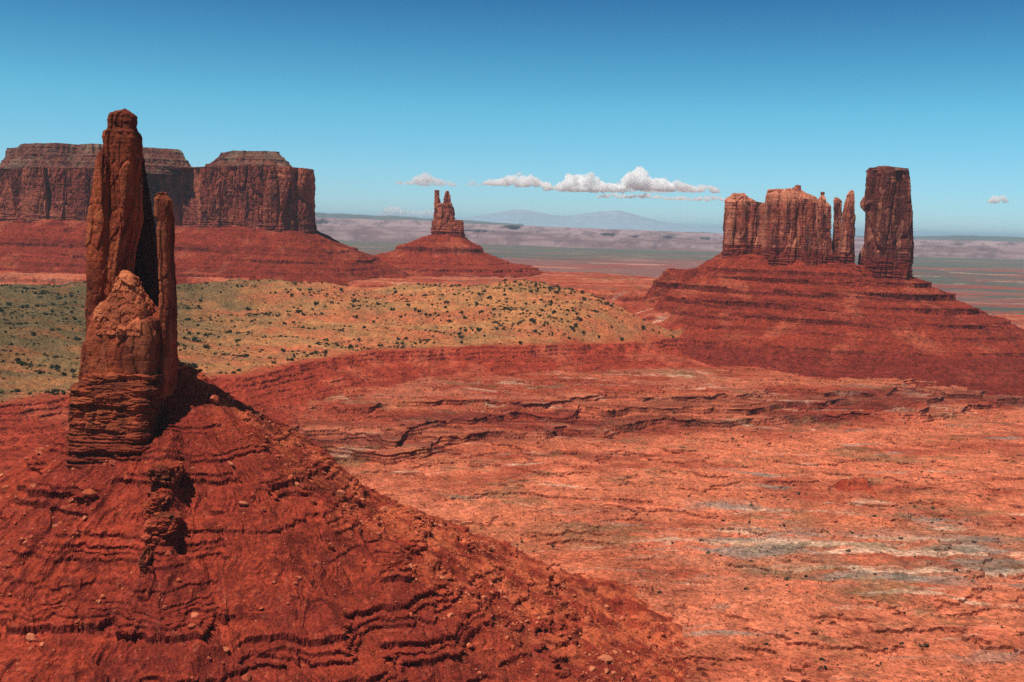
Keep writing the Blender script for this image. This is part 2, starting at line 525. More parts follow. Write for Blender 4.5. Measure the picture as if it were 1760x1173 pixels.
        for q_, (L_, nb) in enumerate(((30, 2), (45, 2), (57, 3), (73, 3), (90, 4), (104, 1), (113, 3), (123, 1), (132, 3), (144, 2), (155, 2), (168, 2))):
            # a stack of thin beds that comes and goes along the slope
            cm = rb.randn(4); cm /= np.linalg.norm(cm)
            m0 = cm[0]*ma[0] + cm[1]*ma[1] + cm[2]*ma[2] + cm[3]*ma[3] + 0.14 + 0.3*np.exp(-(ph/12)**2)
            z_ = L_
            for b in range(nb):
                t_ = rb.choice([1.3, 1.8, 2.6, 3.8])
                z_ += 1.0 + t_*0.55 + rb.uniform(0, 1.6)
                cb = rb.uniform(-.45, .45, 3)
                hb = hw + cb[0]*wa[0] + cb[1]*wa[1] + cb[2]*wa[2]
                mq = sstep(-0.05, 0.05, m0 + 0.22*wa[b % 3]*0.6 + rb.uniform(-.2, .2))
                hq, oq = terrace(hb, [z_], [t_], 0.32)
                wq = np.clip(1 - (np.abs(hb - z_) - 1.2)/(1.6*t_), 0, 1)
                h1 = h1 + np.where(wq > 0, (hq - hb)*mq*wq, 0)
                ov = ov + oq*mq
        mk = 1.0
        # the ledgy rib running from the spire's foot down the nose
        rib = 5.0*np.exp(-((ph-1.5 + 2*fbm2(xb/12, yb/12, 2, 81))*np.radians(1)*D/9.0)**2)*sstep(30, 48, D)*sstep(112, 88, D)
        h = h1 - 0.5*(hw-h0) + (0.18 + 0.55*sstep(-.2, .5, fbm2(xb/40, yb/40, 3, 83)))*fbm2(xb/6, yb/6, 5, 77, 0.65)
        if rib.max() > 0.01:
            rr = rib + 1.2*bl + bl2*0.8
            rr = np.where(rib > 0.4, rr, 0)
            h = h + np.maximum(rr, 0)
        up = h > z[m]
        o = OV[m]; o[up] = (ov*.55*(0.35 + sstep(-.3, .4, fbm2(xb/14, yb/14, 3, 80))))[up]; OV[m] = o
        r = reg[m]; r[up] = 1; reg[m] = r
        z[m] = smax(z[m], h, 3)
        a = aux[m]; a[up] = ph[up]; aux[m] = a
    return z.reshape(sh), reg.reshape(sh), aux.reshape(sh), OV.reshape(sh)

# colours of the bare earth (albedo)
C_RED = lin(152, 58, 39); C_DARK = lin(118, 41, 31); C_ORANGE = lin(218, 120, 86); C_PALE = lin(222, 180, 150)
C_GREY = lin(150, 140, 126); C_GREEN = lin(110, 100, 68); C_SAND = lin(172, 112, 70); C_MAROON = lin(98, 38, 32)
def blend(c, d, t):
    return c + (d - c)*np.asarray(t)[:, None]
def land_colour(x, y, z, nz, reg, aux):
    n = len(x)
    C = np.tile(C_ORANGE, (n, 1))
    steep = sstep(0.80, 0.45, nz)
    # plain
    m = reg == 0
    xm, ym, zm = x[m], y[m], z[m]
    n1 = fbm2(xm/210, ym/120, 7, 101, 0.6)
    n2 = fbm2(xm/70, ym/40, 5, 102)
    c = np.tile(C_ORANGE, (len(xm), 1))
    c = blend(c, C_RED, sstep(-0.2, 0.8, n1 + 0.4*n2)*0.7)
    far = sstep(1160, 1330, ym - 0.45*xm + 70*n1)
    c = blend(c, C_RED, far*0.78)
    c = blend(c, lin(190, 112, 84), far*sstep(0.0, 0.5, fbm2(xm/260, ym/120, 6, 107, .6))*0.6)
    # pale grey gypsum-stained beds, strongest on the right
    gx = np.exp(-((xm - 320 - 0.2*(ym-900))/300)**2)*np.exp(-((ym - 925 + 0.15*(xm-290))/150)**2)
    g = fbm2(xm/190, ym/36, 7, 103, 0.62)
    c = blend(c, lin(152, 112, 88), gx*0.75*sstep(-0.4, 0.5, fbm2(xm/140, ym/60, 7, 110, .68)))
    c = blend(c, C_GREY, sstep(0.0, 0.7, g + gx*0.9 - 0.62)*0.75)
    c = blend(c, C_PALE, sstep(0.1, 0.5, fbm2(xm/150, ym/24, 7, 104, 0.64) + gx*0.8 - 0.74)*0.8)
    c = blend(c, C_GREEN, sstep(0.25, 0.9, fbm2(xm/160, ym/90, 7, 105, 0.7) + 0.3*gx)*0.5)
    c = blend(c, C_PALE, sstep(0.62, 0.95, fbm2(xm/190, ym/45, 7, 106, 0.68))*far*0.5)
    c = blend(c, C_MAROON, sstep(0.4, 1.0, fbm2(xm/26, ym/12, 6, 108, 0.7))*0.4)
    c = blend(c, lin(204, 112, 78), sstep(-0.1, 0.6, fbm2(xm/340, ym/150, 6, 115, .62))*0.6)
    c = blend(c, C_MAROON, steep[m]*0.55)
    eb = np.exp(-((ym - 0.45*xm - 1385)/90)**4)*sstep(-0.5, 0.4, fbm2(xm/220, ym/40, 5, 109, .6))
    c = blend(c, C_MAROON*1.1, eb*0.65)
    C[m] = c
    # bench and scarp, taluses
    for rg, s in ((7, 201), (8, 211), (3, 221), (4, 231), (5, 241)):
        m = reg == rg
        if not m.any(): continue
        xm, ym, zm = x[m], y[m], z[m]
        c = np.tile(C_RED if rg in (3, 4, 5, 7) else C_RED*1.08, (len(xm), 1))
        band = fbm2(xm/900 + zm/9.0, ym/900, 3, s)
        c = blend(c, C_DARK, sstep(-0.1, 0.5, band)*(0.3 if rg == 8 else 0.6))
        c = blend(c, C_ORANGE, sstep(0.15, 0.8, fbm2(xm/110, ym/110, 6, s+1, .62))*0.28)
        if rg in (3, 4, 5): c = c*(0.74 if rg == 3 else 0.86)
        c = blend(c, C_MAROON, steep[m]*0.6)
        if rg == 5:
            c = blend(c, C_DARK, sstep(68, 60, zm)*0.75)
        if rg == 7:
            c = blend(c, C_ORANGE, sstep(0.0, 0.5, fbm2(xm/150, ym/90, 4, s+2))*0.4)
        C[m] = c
    # dune
    m = reg == 2
    xm, ym, zm = x[m], y[m], z[m]
    c = np.tile(C_SAND, (len(xm), 1))
    c = blend(c, lin(172, 94, 62), sstep(-0.25, 0.4, fbm2(xm/230 + ym/300, ym/70, 6, 111, .6))*0.85)
    gr = fbm2(xm/120 + ym/300, ym/55, 5, 112)
    leftg = sstep(-350, -900, xm)
    c = blend(c, C_GREEN*0.9, sstep(-0.05, 0.6, gr + leftg*0.6)*(0.32 + 0.5*leftg))
    c = blend(c, lin(78, 66, 42), 0.7*leftg)
    c = blend(c, C_GREEN*0.7, sstep(0.25, 0.5, fbm2(xm/30, ym/18, 3, 113))*0.35)
    c = blend(c, C_RED, sstep(45, 0, aux[m] + 16*fbm2(xm/60, ym/60, 3, 114))*0.8)
    C[m] = c
    # near cone
    m = reg == 1
    xm, ym, zm = x[m], y[m], z[m]
    c = np.tile(C_RED*0.95, (len(xm), 1))
    n1 = fbm2(xm/60, ym/60, 5, 121)
    c = blend(c, C_DARK, sstep(-0.3, 0.5, n1)*0.7)
    cr = np.exp(-((aux[m] - 88)/26)**2)
    c = blend(c, lin(205, 104, 66), np.clip(cr*0.7*sstep(-0.5, 0.4, fbm2(xm/22, ym/22, 4, 122)), 0, 1))
    c = blend(c, lin(186, 104, 76), sstep(0.5, 1.0, fbm2(xm/4, ym/4, 4, 123, .7))*0.35)
    c = blend(c, C_MAROON, sstep(0.4, 0.8, fbm2(xm/7, ym/7, 4, 124, .7))*0.45)
    c = blend(c, C_MAROON*1.05, steep[m]*0.5)
    C[m] = c
    # far valley: bands of scrub green, pink soil and pale flats
    m = reg == 6
    xm, ym = x[m], y[m]
    lg = np.log(ym)
    b1 = fbm2(lg*9, xm/ym*3.2, 7, 131, .6)
    c = np.tile(lin(132, 88, 78), (len(xm), 1))
    c = blend(c, lin(86, 88, 78), sstep(-0.15, 0.25, b1))
    c = blend(c, lin(146, 72, 58), sstep(0.1, 0.4, fbm2(lg*14, xm/ym*3, 4, 132))*0.8)
    c = blend(c, lin(196, 158, 130), sstep(0.5, 0.8, fbm2(lg*20, xm/ym*7, 6, 133, .6))*0.5)
    c = blend(c, lin(120, 74, 70), sstep(0.2, 0.5, fbm2(lg*30, xm/ym*9, 6, 134, .65))*0.6)
    c = blend(c, lin(84, 96, 82), sstep(8500, 10500, ym)*sstep(16000, 13000, ym)*0.6)
    C[m] = c
    return C

def rows(*seg):
    out = []
    for a, b, s in seg:
        out.append(np.arange(a, b, s))
    return np.concatenate(out)
YR = np.concatenate([rows((150, 400, 5), (400, 660, 0.5), (660, 800, 0.8), (800, 1300, 1.2), (1300, 2400, 2.2), (2400, 3450, 4), (3450, 6000, 14)),
                     np.geomspace(6000, 120000, 170)])
UC = np.concatenate([np.arange(-1.0, -0.58, 0.012), np.arange(-0.58, 0.58, 0.00112), np.arange(0.58, 1.001, 0.012)])
Yg, Ug = np.meshgrid(YR, UC, indexing='ij')
Xg = Ug*Yg
Zg, Rg, Ag, Og = terrain(Xg, Yg)
NR, NC = Zg.shape
# lips of the beds jut out downslope
def blur(a, k):
    for ax in (0, 1):
        c = np.cumsum(np.concatenate([np.repeat(a.take([0], ax), k+1, ax), a, np.repeat(a.take([-1], ax), k, ax)], ax), ax)
        n_ = a.shape[ax]
        a = (c.take(range(2*k+1, 2*k+1+n_), ax) - c.take(range(0, n_), ax))/(2*k+1)
    return a
Zs = blur(Zg, 7)
zu = np.gradient(Zs, axis=1)/np.gradient(Xg, axis=1)
yr_ = np.gradient(Yg, axis=0)
zy = (np.gradient(Zs, axis=0) - zu*np.gradient(Xg, axis=0))/yr_
gl = np.hypot(zu, zy) + 1e-6
Xg = Xg - zu/gl*Og
Yg = Yg - zy/gl*Og
VG = np.stack([Xg, Yg, Zg], -1)
du = np.zeros_like(VG); dv = np.zeros_like(VG)
du[:, 1:-1] = VG[:, 2:] - VG[:, :-2]; du[:, 0] = VG[:, 1] - VG[:, 0]; du[:, -1] = VG[:, -1] - VG[:, -2]
dv[1:-1] = VG[2:] - VG[:-2]; dv[0] = VG[1] - VG[0]; dv[-1] = VG[-1] - VG[-2]
nn = np.cross(du, dv)
NZ = np.abs(nn[..., 2])/np.linalg.norm(nn, axis=-1)
CG = land_colour(Xg.ravel(), Yg.ravel(), Zg.ravel(), NZ.ravel(), Rg.ravel(), Ag.ravel())
VG = VG.reshape(-1, 3)
ii = np.arange(NR*NC, dtype=np.int32).reshape(NR, NC)
QG = np.stack([ii[:-1, :-1], ii[:-1, 1:], ii[1:, 1:], ii[1:, :-1]], -1).reshape(-1, 4)
RQ = Rg[:-1, :-1].ravel()
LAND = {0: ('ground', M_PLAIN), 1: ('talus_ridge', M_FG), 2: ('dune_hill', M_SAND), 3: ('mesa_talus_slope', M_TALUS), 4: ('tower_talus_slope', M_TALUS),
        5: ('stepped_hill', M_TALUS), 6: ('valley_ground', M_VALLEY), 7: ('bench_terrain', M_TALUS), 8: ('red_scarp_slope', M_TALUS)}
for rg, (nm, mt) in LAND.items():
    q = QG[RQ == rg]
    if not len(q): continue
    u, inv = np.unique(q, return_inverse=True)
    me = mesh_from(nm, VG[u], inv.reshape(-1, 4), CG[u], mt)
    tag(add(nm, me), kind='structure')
del VG, QG, Xg, Yg, Zg, NZ, CG, du, dv, nn

# ------------------------------------------------------------------ rock towers
def rock_disp(p, big=24., ba=4., small=7., sa=1.4, crack=1.2, sx=6., strata=0.8, zlay=None, seed=0, fb=1.0, flute=0.0, fw=20., tiny=2.0, ta=0.0):
    """outward displacement of cliff points: joint columns, cracks, beds and roughness"""
    x, y, z = p[:, 0], p[:, 1], p[:, 2]
    wx = x + 0.18*big*perlin3(x/big, y/big, z/(big*2), seed+1)
    wy = y + 0.18*big*perlin3(x/big, y/big, z/(big*2), seed+2)
    f1, f2, r1, t1 = worley3(wx/big, wy/big, z/(big*sx), seed+3)
    d = ba*((r1 - 0.5)*2 + 1.3*t1)*sstep(0.0, 0.07, f2-f1) - crack*1.6*np.exp(-((f2-f1)/0.05)**2)
    g1, g2, r2, t2 = worley3(wx/small, wy/small, z/(small*sx*0.6), seed+4)
    d = d + sa*((r2 - 0.5)*2 + 1.6*t2)*sstep(0.0, 0.08, g2-g1) - crack*0.6*np.exp(-((g2-g1)/0.06)**2)
    if flute > 0:
        q1, q2, r3 = worley2(wx/fw + 0.25*perlin3(x/30, y/30, z/60, seed+8), wy/fw, seed+9)
        d = d + flute*(0.55 - 2.0*q1*q1 + 0.5*(r3-.5))
    if ta > 0:
        e1, e2, r4, t4 = worley3(wx/tiny, wy/tiny, z/(tiny*1.7), seed+21)
        d = d + ta*((r4 - 0.5)*2 + 2.2*t4)
    lay = perlin3(x/90, y/90, z/3.6, seed+5) + 0.8*perlin3(x/30, y/30, z/1.5, seed+6)
    k = 0.35 if zlay is None else (0.25 + 1.1*sstep(zlay[1], zlay[0], z))
    d = d + strata*k*np.clip(lay*2.2, -1, 1)
    return d + fb*fbm3(x/9, y/9, z/14, 4, seed+7), r1, r2
def rock_colour(p, r1, r2, base, dark, pale, zlay=None, layc=None, seed=0, varn=0.7, palek=0.4, bedk=0.35, ztop=None):
    x, y, z = p[:, 0], p[:, 1], p[:, 2]
    c = np.tile(base, (len(x), 1))
    c = blend(c, dark, sstep(-0.25, 0.45, fbm3(x/14, y/14, z/70, 4, seed+11))*varn)
    c = blend(c, pale, sstep(0.62, 0.95, r1)*palek + sstep(0.7, 1.0, r2)*palek*0.6)
    c = blend(c, pale, sstep(0.25, 0.6, fbm3(x/20, y/20, z/16, 4, seed+13))*palek)
    c = blend(c, dark*0.85, sstep(0.1, 0.5, perlin3(x/200, y/200, z/5, seed+12))*bedk)
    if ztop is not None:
        c = blend(c, pale, sstep(ztop[0], ztop[1], z + 10*fbm3(x/12, y/12, z/30, 3, seed+14))*0.6)  # wall and pinnacle tops paled: their sunlit look put into the colour
    if zlay is not None:
        c = blend(c, layc, sstep(zlay[1], zlay[0], z)*0.85)
    return c
def close_mesh(Vr, top):
    """rings (m,n,3) -> vertices, quads, triangles with a closed top"""
    m, n, _ = Vr.shape
    idx = np.arange(m*n).reshape(m, n)
    nx = np.roll(idx, -1, 1)
    Q = np.stack([idx[:-1], nx[:-1], nx[1:], idx[1:]], -1).reshape(-1, 4)
    V = np.concatenate([Vr.reshape(-1, 3), top[None]])
    T = np.stack([idx[-1], nx[-1], np.full(n, m*n)], -1)
    return V, Q, T
def tower(name, parent, prof, d, depth, ex=3.0, res=0.8, dome=2.0, sink=8.0, disp={}, colr={}, mat=None, y_off=None, top_rough=1.0, lab=None):
    """a rock column from its traced outline: prof = (py, px left, px right) rows from top to bottom"""
    prof = sorted(prof)
    A = np.array([[*P(l, py, d), *P(r, py, d)] for py, l, r in prof])
    zt = (A[:, 2] + A[:, 5])/2
    xl, xr = A[:, 0], A[:, 3]
    o = np.argsort(zt)
    zt, xl, xr = zt[o], xl[o], xr[o]
    dep = np.asarray(depth, float)
    if dep.ndim == 0: dep = np.full(len(zt), float(dep))
    else: dep = dep[::-1] if len(dep) == len(zt) else np.interp(np.linspace(0, 1, len(zt)), np.linspace(0, 1, len(dep)), dep[::-1])
    zz = np.arange(zt[0] - sink, zt[-1] + res, res)
    XL, XR, B = np.interp(zz, zt, xl), np.interp(zz, zt, xr), np.interp(zz, zt, dep)
    # the outline seen is that of the nearer or farther corner, not of the middle plane
    kc = 0.62 if ex >= 4 else 0.45
    XL = XL/d*np.where(XL < 0, d - kc*B, d + kc*B)
    XR = XR/d*np.where(XR < 0, d + kc*B, d - kc*B)
    YO = 0 if y_off is None else np.interp(zz, zt, np.interp(np.linspace(0, 1, len(zt)), np.linspace(0, 1, len(y_off)), y_off[::-1]))
    a = (XR - XL)/2
    per = 2*np.pi*max(a.max(), B.max())*1.1
    n = int(max(24, per/res))
    th = np.linspace(0, 2*np.pi, n, endpoint=False)
    # spread the points evenly round the squared outline
    cs, sn = np.cos(th), np.sin(th)
    rr = (np.abs(cs)**ex + np.abs(sn)**ex)**(-1/ex)
    ux, uy = cs*rr, sn*rr
    R = np.stack([(XL + XR)[:, None]/2 + a[:, None]*ux, d + np.zeros_like(ux)[None] + (YO if np.ndim(YO) == 0 else YO[:, None]) + B[:, None]*uy,
                  np.repeat(zz[:, None], n, 1)], -1)
    tops = []
    K = max(5, int(min(a[-1], B[-1])/res/1.2))
    for j in range(1, K+1):
        s = 1 - j/(K + 0.6)
        q = R[-1].copy()
        c = q.mean(0)
        q[:, :2] = c[:2] + (q[:, :2] - c[:2])*s
        q[:, 2] = zz[-1] + dome*(1 - s**2)
        tops.append(q)
    m0 = len(R)
    R = np.concatenate([R, np.array(tops)])
    nx = np.sign(ux)*np.abs(ux)**(ex-1)/max(a.mean(), .1)
    ny = np.sign(uy)*np.abs(uy)**(ex-1)/max(B.mean(), .1)
    ln = np.hypot(nx, ny)
    nx, ny = nx/ln, ny/ln
    p = R.reshape(-1, 3)
    dd, r1, r2 = rock_disp(p, **disp)
    dd = dd.reshape(R.shape[:2])
    # keep the waist of thin columns
    lim = 0.35*np.minimum(np.concatenate([a, np.full(K, a[-1])]), np.concatenate([B, np.full(K, B[-1])]))
    dd = np.clip(dd, -lim[:, None], lim[:, None])
    fade = np.concatenate([np.ones(m0), np.linspace(0.9, 0.0, K)])[:, None]
    R[..., 0] += nx*dd*fade
    R[..., 1] += ny*dd*fade
    tz = top_rough*(fbm3(p[:, 0]/7, p[:, 1]/7, p[:, 2]*0, 4, 91) + 1.2*(r1-0.5) + (r2-.5)).reshape(R.shape[:2])
    w = np.concatenate([np.clip(1 - (zz[-1] - zz)/4.0, 0, 1), np.ones(K)])[:, None]
    R[..., 2] += tz*w
    C = rock_colour(p, r1, r2, **colr)
    V, Q, T = close_mesh(R, R[-1].mean(0))
    C = np.concatenate([C, C[-1:]])
    V = V - np.array(parent.location)
    me = mesh_from(name, V, Q, C, mat, T=T)
    o = add(name, me, parent)
    if lab: o['label'] = lab
    return o
def mesa(name, parent, poly, zb, zt, levels, res=2.0, disp={}, colr={}, mat=None, radial=False, flat=6.0, lab=None):
    """a walled block: poly = footprint (x, y); zb, zt = heights per corner; levels = (t, inset) from bottom to top"""
    poly = np.array(poly, float); zb = np.array(zb, float); zt = np.array(zt, float)
    seg = np.roll(poly, -1, 0) - poly
    L = np.concatenate([[0], np.cumsum(np.hypot(seg[:, 0], seg[:, 1]))])
    n = int(L[-1]/res)
    s = np.linspace(0, L[-1], n, endpoint=False)
    cl = lambda v: np.interp(s, L, np.concatenate([v, v[:1]]))
    bx, by, b0, t0 = cl(poly[:, 0]), cl(poly[:, 1]), cl(zb), cl(zt)
    def sm(v, k):
        q = np.concatenate([v[-k:], v, v[:k]])
        return np.convolve(q, np.ones(2*k+1)/(2*k+1), 'same')[k:-k]
    k = max(2, int(9/res))
    bx, by, t0 = sm(bx, k), sm(by, k), sm(t0, k)
    tx, ty = np.roll(bx, -3) - np.roll(bx, 3), np.roll(by, -3) - np.roll(by, 3)
    ln = np.hypot(tx, ty)
    area = np.sum(poly[:, 0]*np.roll(poly[:, 1], -1) - np.roll(poly[:, 0], -1)*poly[:, 1])
    sg = 1.0 if area > 0 else -1.0
    nx, ny = sg*ty/ln, -sg*tx/ln
    ix_, iy_ = nx, ny
    if radial:
        qx, qy = bx - bx.mean(), by - by.mean()
        lq = np.hypot(qx, qy)
        wv_ = 1 + 0.45*fbm2(bx/90, by/90, 4, 96, .6)
        ix_, iy_ = qx/lq*wv_, qy/lq*wv_
    hgt = float((t0 - b0).mean())
    lt, li = [a for a, b in levels], [b for a, b in levels]
    tt = np.linspace(0, 1, max(6, int((hgt + max(li))/res)))
    # resample levels by arc length so slopes get their rows too
    q = np.concatenate([[0], np.cumsum(np.hypot(np.diff(lt)*hgt, np.diff(li)))])
    T_ = np.interp(tt*q[-1], q, lt); I_ = np.interp(tt*q[-1], q, li)
    R = np.stack([bx[None] - ix_[None]*I_[:, None], by[None] - iy_[None]*I_[:, None], b0[None] + (t0 - b0)[None]*T_[:, None]], -1)
    c0 = R[-1].mean(0)
    tops = []
    K = 14
    for j in range(1, K+1):
        f = (1 - j/(K+0.5))
        qq = R[-1].copy()
        qq[:, :2] = c0[:2] + (qq[:, :2] - c0[:2])*f
        qq[:, 2] = qq[:, 2] + (c0[2] - qq[:, 2])*(1-f) + flat*(1-f)
        tops.append(qq)
    m0 = len(R)
    R = np.concatenate([R, np.array(tops)])
    p = R.reshape(-1, 3)
    dd, r1, r2 = rock_disp(p, **disp)
    dd = dd.reshape(R.shape[:2])
    fade = np.concatenate([np.ones(m0), np.zeros(K)])[:, None]
    R[..., 0] += nx*dd*fade
    R[..., 1] += ny*dd*fade
    tz = (2.0*fbm3(p[:, 0]/40, p[:, 1]/40, p[:, 2]*0, 4, 95) + 4*(r1-.5)).reshape(R.shape[:2])
    R[..., 2] += tz*np.concatenate([np.clip((T_ - 0.93)/0.07, 0, 1), np.ones(K)])[:, None]*(1 if len(levels) < 4 else 0.4)
    C = rock_colour(p, r1, r2, **colr)
    V, Q, T = close_mesh(R, R[-1].mean(0))
    C = np.concatenate([C, C[-1:]])
    if area < 0:
        Q = Q[:, ::-1]; T = T[:, ::-1]
    V = V - (np.array(parent.location) if parent else 0)
    me = mesh_from(name, V, Q, C, mat, T=T)
    o = add(name, me, parent)
    if lab: o['label'] = lab
    return o

R_BASE, R_DARKV, R_PALE, R_LAY = lin(178, 84, 56), lin(112, 52, 44), lin(226, 150, 112), lin(122, 46, 38)
# --- the tall near spire
sp_loc = (float(IND[0]), float(IND[1]), 150.0)
spire = empty('rock_spire', sp_loc, 'tall slender red rock spire with a dark knobbed top, standing on the nearest talus ridge', 'rock spire')
SD = dict(tiny=2.1, ta=0.12, big=15., ba=1.1, small=6., sa=0.45, crack=0.6, sx=6., strata=0.2, fb=0.3)
SB, SV = lin(156, 72, 45), lin(80, 37, 29)
colS = dict(base=SB, dark=SV, pale=lin(214, 126, 84), varn=0.75, palek=0.25, bedk=0.12)
tower('plinth', spire, [(636, 146, 306), (650, 136, 308), (660, 126, 310), (672, 121, 307), (690, 121, 304), (720, 123, 304), (760, 121, 308), (790, 118, 318)], 598, [26, 28, 29, 29, 29, 30, 32, 35],
      ex=6, res=0.5, dome=3, sink=34, disp=dict(SD, big=17, sx=.28, ba=1.1, small=6, sa=0.45, crack=0.3, strata=1.0, zlay=(168, 176), seed=1), colr=dict(colS, seed=1, bedk=.5, palek=.12, zlay=(158, 182), layc=lin(116, 46, 34)), mat=M_SPIRE)
tower('shaft', spire, [(530, 160, 272), (545, 147, 298), (570, 145, 302), (600, 143, 302), (640, 140, 304), (665, 136, 308)], 600, [16, 21, 23, 25, 26, 27],
      ex=5, res=0.5, dome=4, sink=4, disp=dict(SD, big=13, sx=5., ba=1.3, crack=.35, seed=2), colr=dict(colS, seed=2), mat=M_SPIRE)
tower('main_pillar', spire, [(193, 202, 224), (195, 192, 234), (200, 187, 238), (224, 186, 239), (228, 180, 242), (238, 177, 245), (262, 182, 245), (300, 189, 242), (360, 187, 241), (420, 182, 235),
      (500, 176, 228), (560, 170, 230)], 606, [5, 7, 8, 8, 9.5, 10, 11, 12, 13, 15, 17, 18], ex=5, res=0.5, dome=1.0, sink=2,
      disp=dict(SD, seed=3, ba=1.5, crack=.9, zlay=(400, 300)), colr=dict(colS, seed=3), mat=M_SPIRE)
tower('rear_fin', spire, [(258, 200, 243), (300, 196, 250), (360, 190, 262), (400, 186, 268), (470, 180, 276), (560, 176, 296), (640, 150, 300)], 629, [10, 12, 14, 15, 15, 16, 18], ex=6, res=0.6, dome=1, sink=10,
      disp=dict(SD, seed=8, ba=0.5, sa=.2), colr=dict(colS, seed=8, base=SV*.6, dark=SV*.45, palek=0.0), mat=M_SPIRE)  # fin darkened: the black shade of the cleft put into its colour
tower('buttress', spire, [(254, 176, 187), (275, 165, 196), (300, 163, 200), (350, 154, 204), (420, 148, 204), (480, 147, 204), (540, 147, 200), (650, 147, 200)], 601, [4, 7, 9, 11, 13, 15, 16, 17],
      ex=3, res=0.55, dome=2, sink=2, disp=dict(SD, seed=4, ba=1.2), colr=dict(colS, seed=4, palek=0.55), mat=M_SPIRE)
tower('side_pillar', spire, [(338, 272, 295), (344, 266, 301), (372, 266, 301), (380, 272, 301), (420, 274, 300), (470, 276, 301), (520, 277, 304), (560, 275, 304), (600, 272, 303), (665, 266, 306)],
      598, [4, 6, 7, 7, 8, 8, 9, 10, 10, 12], ex=3, res=0.5, dome=1.5, sink=2, disp=dict(SD, seed=5, ba=0.8, sa=.6), colr=dict(colS, seed=5), mat=M_SPIRE)
tower('rubble_crown', spire, [(470, 206, 226), (476, 199, 236), (492, 194, 242), (506, 186, 252), (520, 174, 262), (532, 164, 268), (560, 158, 276)], 591, [4, 6, 8, 9.5, 11, 13, 15],
      ex=4, res=0.5, dome=1.5, sink=4, disp=dict(SD, seed=6, big=8, ba=1.3, sa=0.5, small=3.4, sx=1.6, crack=.2), colr=dict(colS, seed=6, base=lin(190, 100, 66), varn=0.4, palek=0.5), mat=M_SPIRE, top_rough=1.2)

# --- the long mesa on the left
BD = dict(tiny=7., ta=0.7, flute=11., fw=52., big=62., ba=9., small=17., sa=1.2, crack=4.0, sx=9., strata=1.3, fb=1.2)
colB = dict(base=lin(138, 66, 52), dark=lin(80, 39, 37), pale=lin(214, 126, 94), varn=0.9, palek=0.4)
mesa_o = empty('rock_mesa', (BRIG[8][0], BRIG[8][1], 260.0), 'long flat-topped red mesa with sheer walls behind the near spire', 'mesa')
PXB = [(-60, 292, 372), (-42, 292, 372), (-14, 292, 375), (60, 288, 380), (150, 288, 384), (225, 294, 384), (262, 296, 380), (325, 296, 384), (345, 287, 396), (420, 285, 396), (500, 287, 394),
       (538, 292, 392), (541, 294, 392), (515, 294, 390), (200, 290, 380), (-60, 300, 380)]
mesa('cliff', mesa_o, BRIG, [P(px, pb, y)[2]-26 for (px, pt, pb), (x, y) in zip(PXB, BRIG)], [P(px, pt, min(y, 2960))[2] for (px, pt, pb), (x, y) in zip(PXB, BRIG)],
     [(0, -6), (0.2, -1), (0.25, 0), (1, 7)], res=1.9, disp=dict(BD, seed=11, zlay=(275, 300)), colr=dict(colB, seed=11), mat=M_CLIFF)
capc = dict(base=lin(122, 70, 58), dark=lin(84, 50, 46), pale=lin(134, 114, 92), varn=0.8, palek=0.45)
def cap(pts, zb, zt, levels, seed, flat=4):
    mesa('cap', mesa_o, pts, [zb]*len(pts), [zt]*len(pts), levels, res=2.0, disp=dict(BD, seed=seed, flute=3., fw=30., ba=2.5, sa=1.6, crack=0.5, strata=2.0, zlay=(900, 800)),
         colr=dict(capc, seed=seed), mat=M_CLIFF, flat=flat, radial=True, lab='grey-brown stepped cap beds on the mesa top')
xx = lambda px, d: P(px, 290, d)[0]
capl = [(0, 0), (.10, 2), (.13, 10), (.24, 16), (.33, 18), (.37, 30), (.5, 36), (.58, 38), (.63, 52), (.8, 62), (.88, 64), (1, 78)]
cap([(xx(-8, 2860), 2860), (xx(30, 2835), 2835), (xx(160, 2815), 2815), (xx(250, 2890), 2890), (xx(342, 2985), 2985), (xx(330, 3300), 3300), (xx(0, 3300), 3300)],
    P(100, 293, 2850)[2], P(100, 247, 2900)[2], capl, 12)
cap([(xx(352, 2825), 2825), (xx(430, 2790), 2790), (xx(494, 2800), 2800), (xx(507, 2950), 2950), (xx(360, 3000), 3000)],
    P(420, 290, 2830)[2], P(420, 261, 2880)[2], [(0, 0), (.2, 3), (.24, 12), (.45, 26), (.55, 28), (.62, 40), (.85, 56), (1, 66)], 13, 2)

# --- the twin-topped tower in the middle
KD = dict(big=18., ba=2.6, small=7., sa=1.6, crack=1.6, sx=5., strata=1.6, fb=1.2)
colK = dict(base=lin(160, 80, 60), dark=lin(98, 46, 40), pale=lin(220, 136, 102), varn=0.8, palek=0.4)
king = empty('rock_tower', (KING[0], KING[1], 250.0), 'small twin-topped red rock tower on a stepped cone in mid distance', 'rock tower')
tower('body', king, [(352, 747, 778), (362, 745, 780), (378, 744, 783), (395, 742, 797), (412, 740, 800)], 3200, [16, 20, 26, 34, 40], ex=3, res=1.8, dome=4, sink=30,
      disp=dict(KD, seed=21, zlay=(262, 285)), colr=dict(colK, seed=21, zlay=(262, 282), layc=R_LAY), mat=M_CLIFF)
tower('thin_pinnacle', king, [(328, 747, 755), (340, 747, 755), (350, 747, 757), (360, 747, 759)], 3196, [7, 8, 9, 10], ex=3, res=1.5, dome=1, sink=8, disp=dict(KD, seed=22, ba=1.0, sa=.8), colr=dict(colK, seed=22), mat=M_CLIFF)
tower('broad_pinnacle', king, [(330, 766, 771), (335, 764, 773), (347, 762, 774), (352, 761, 777), (366, 760, 779)], 3200, [6, 9, 11, 13, 15], ex=2.6, res=1.5, dome=2, sink=8, disp=dict(KD, seed=23, ba=1.6, sa=1), colr=dict(colK, seed=23), mat=M_CLIFF)
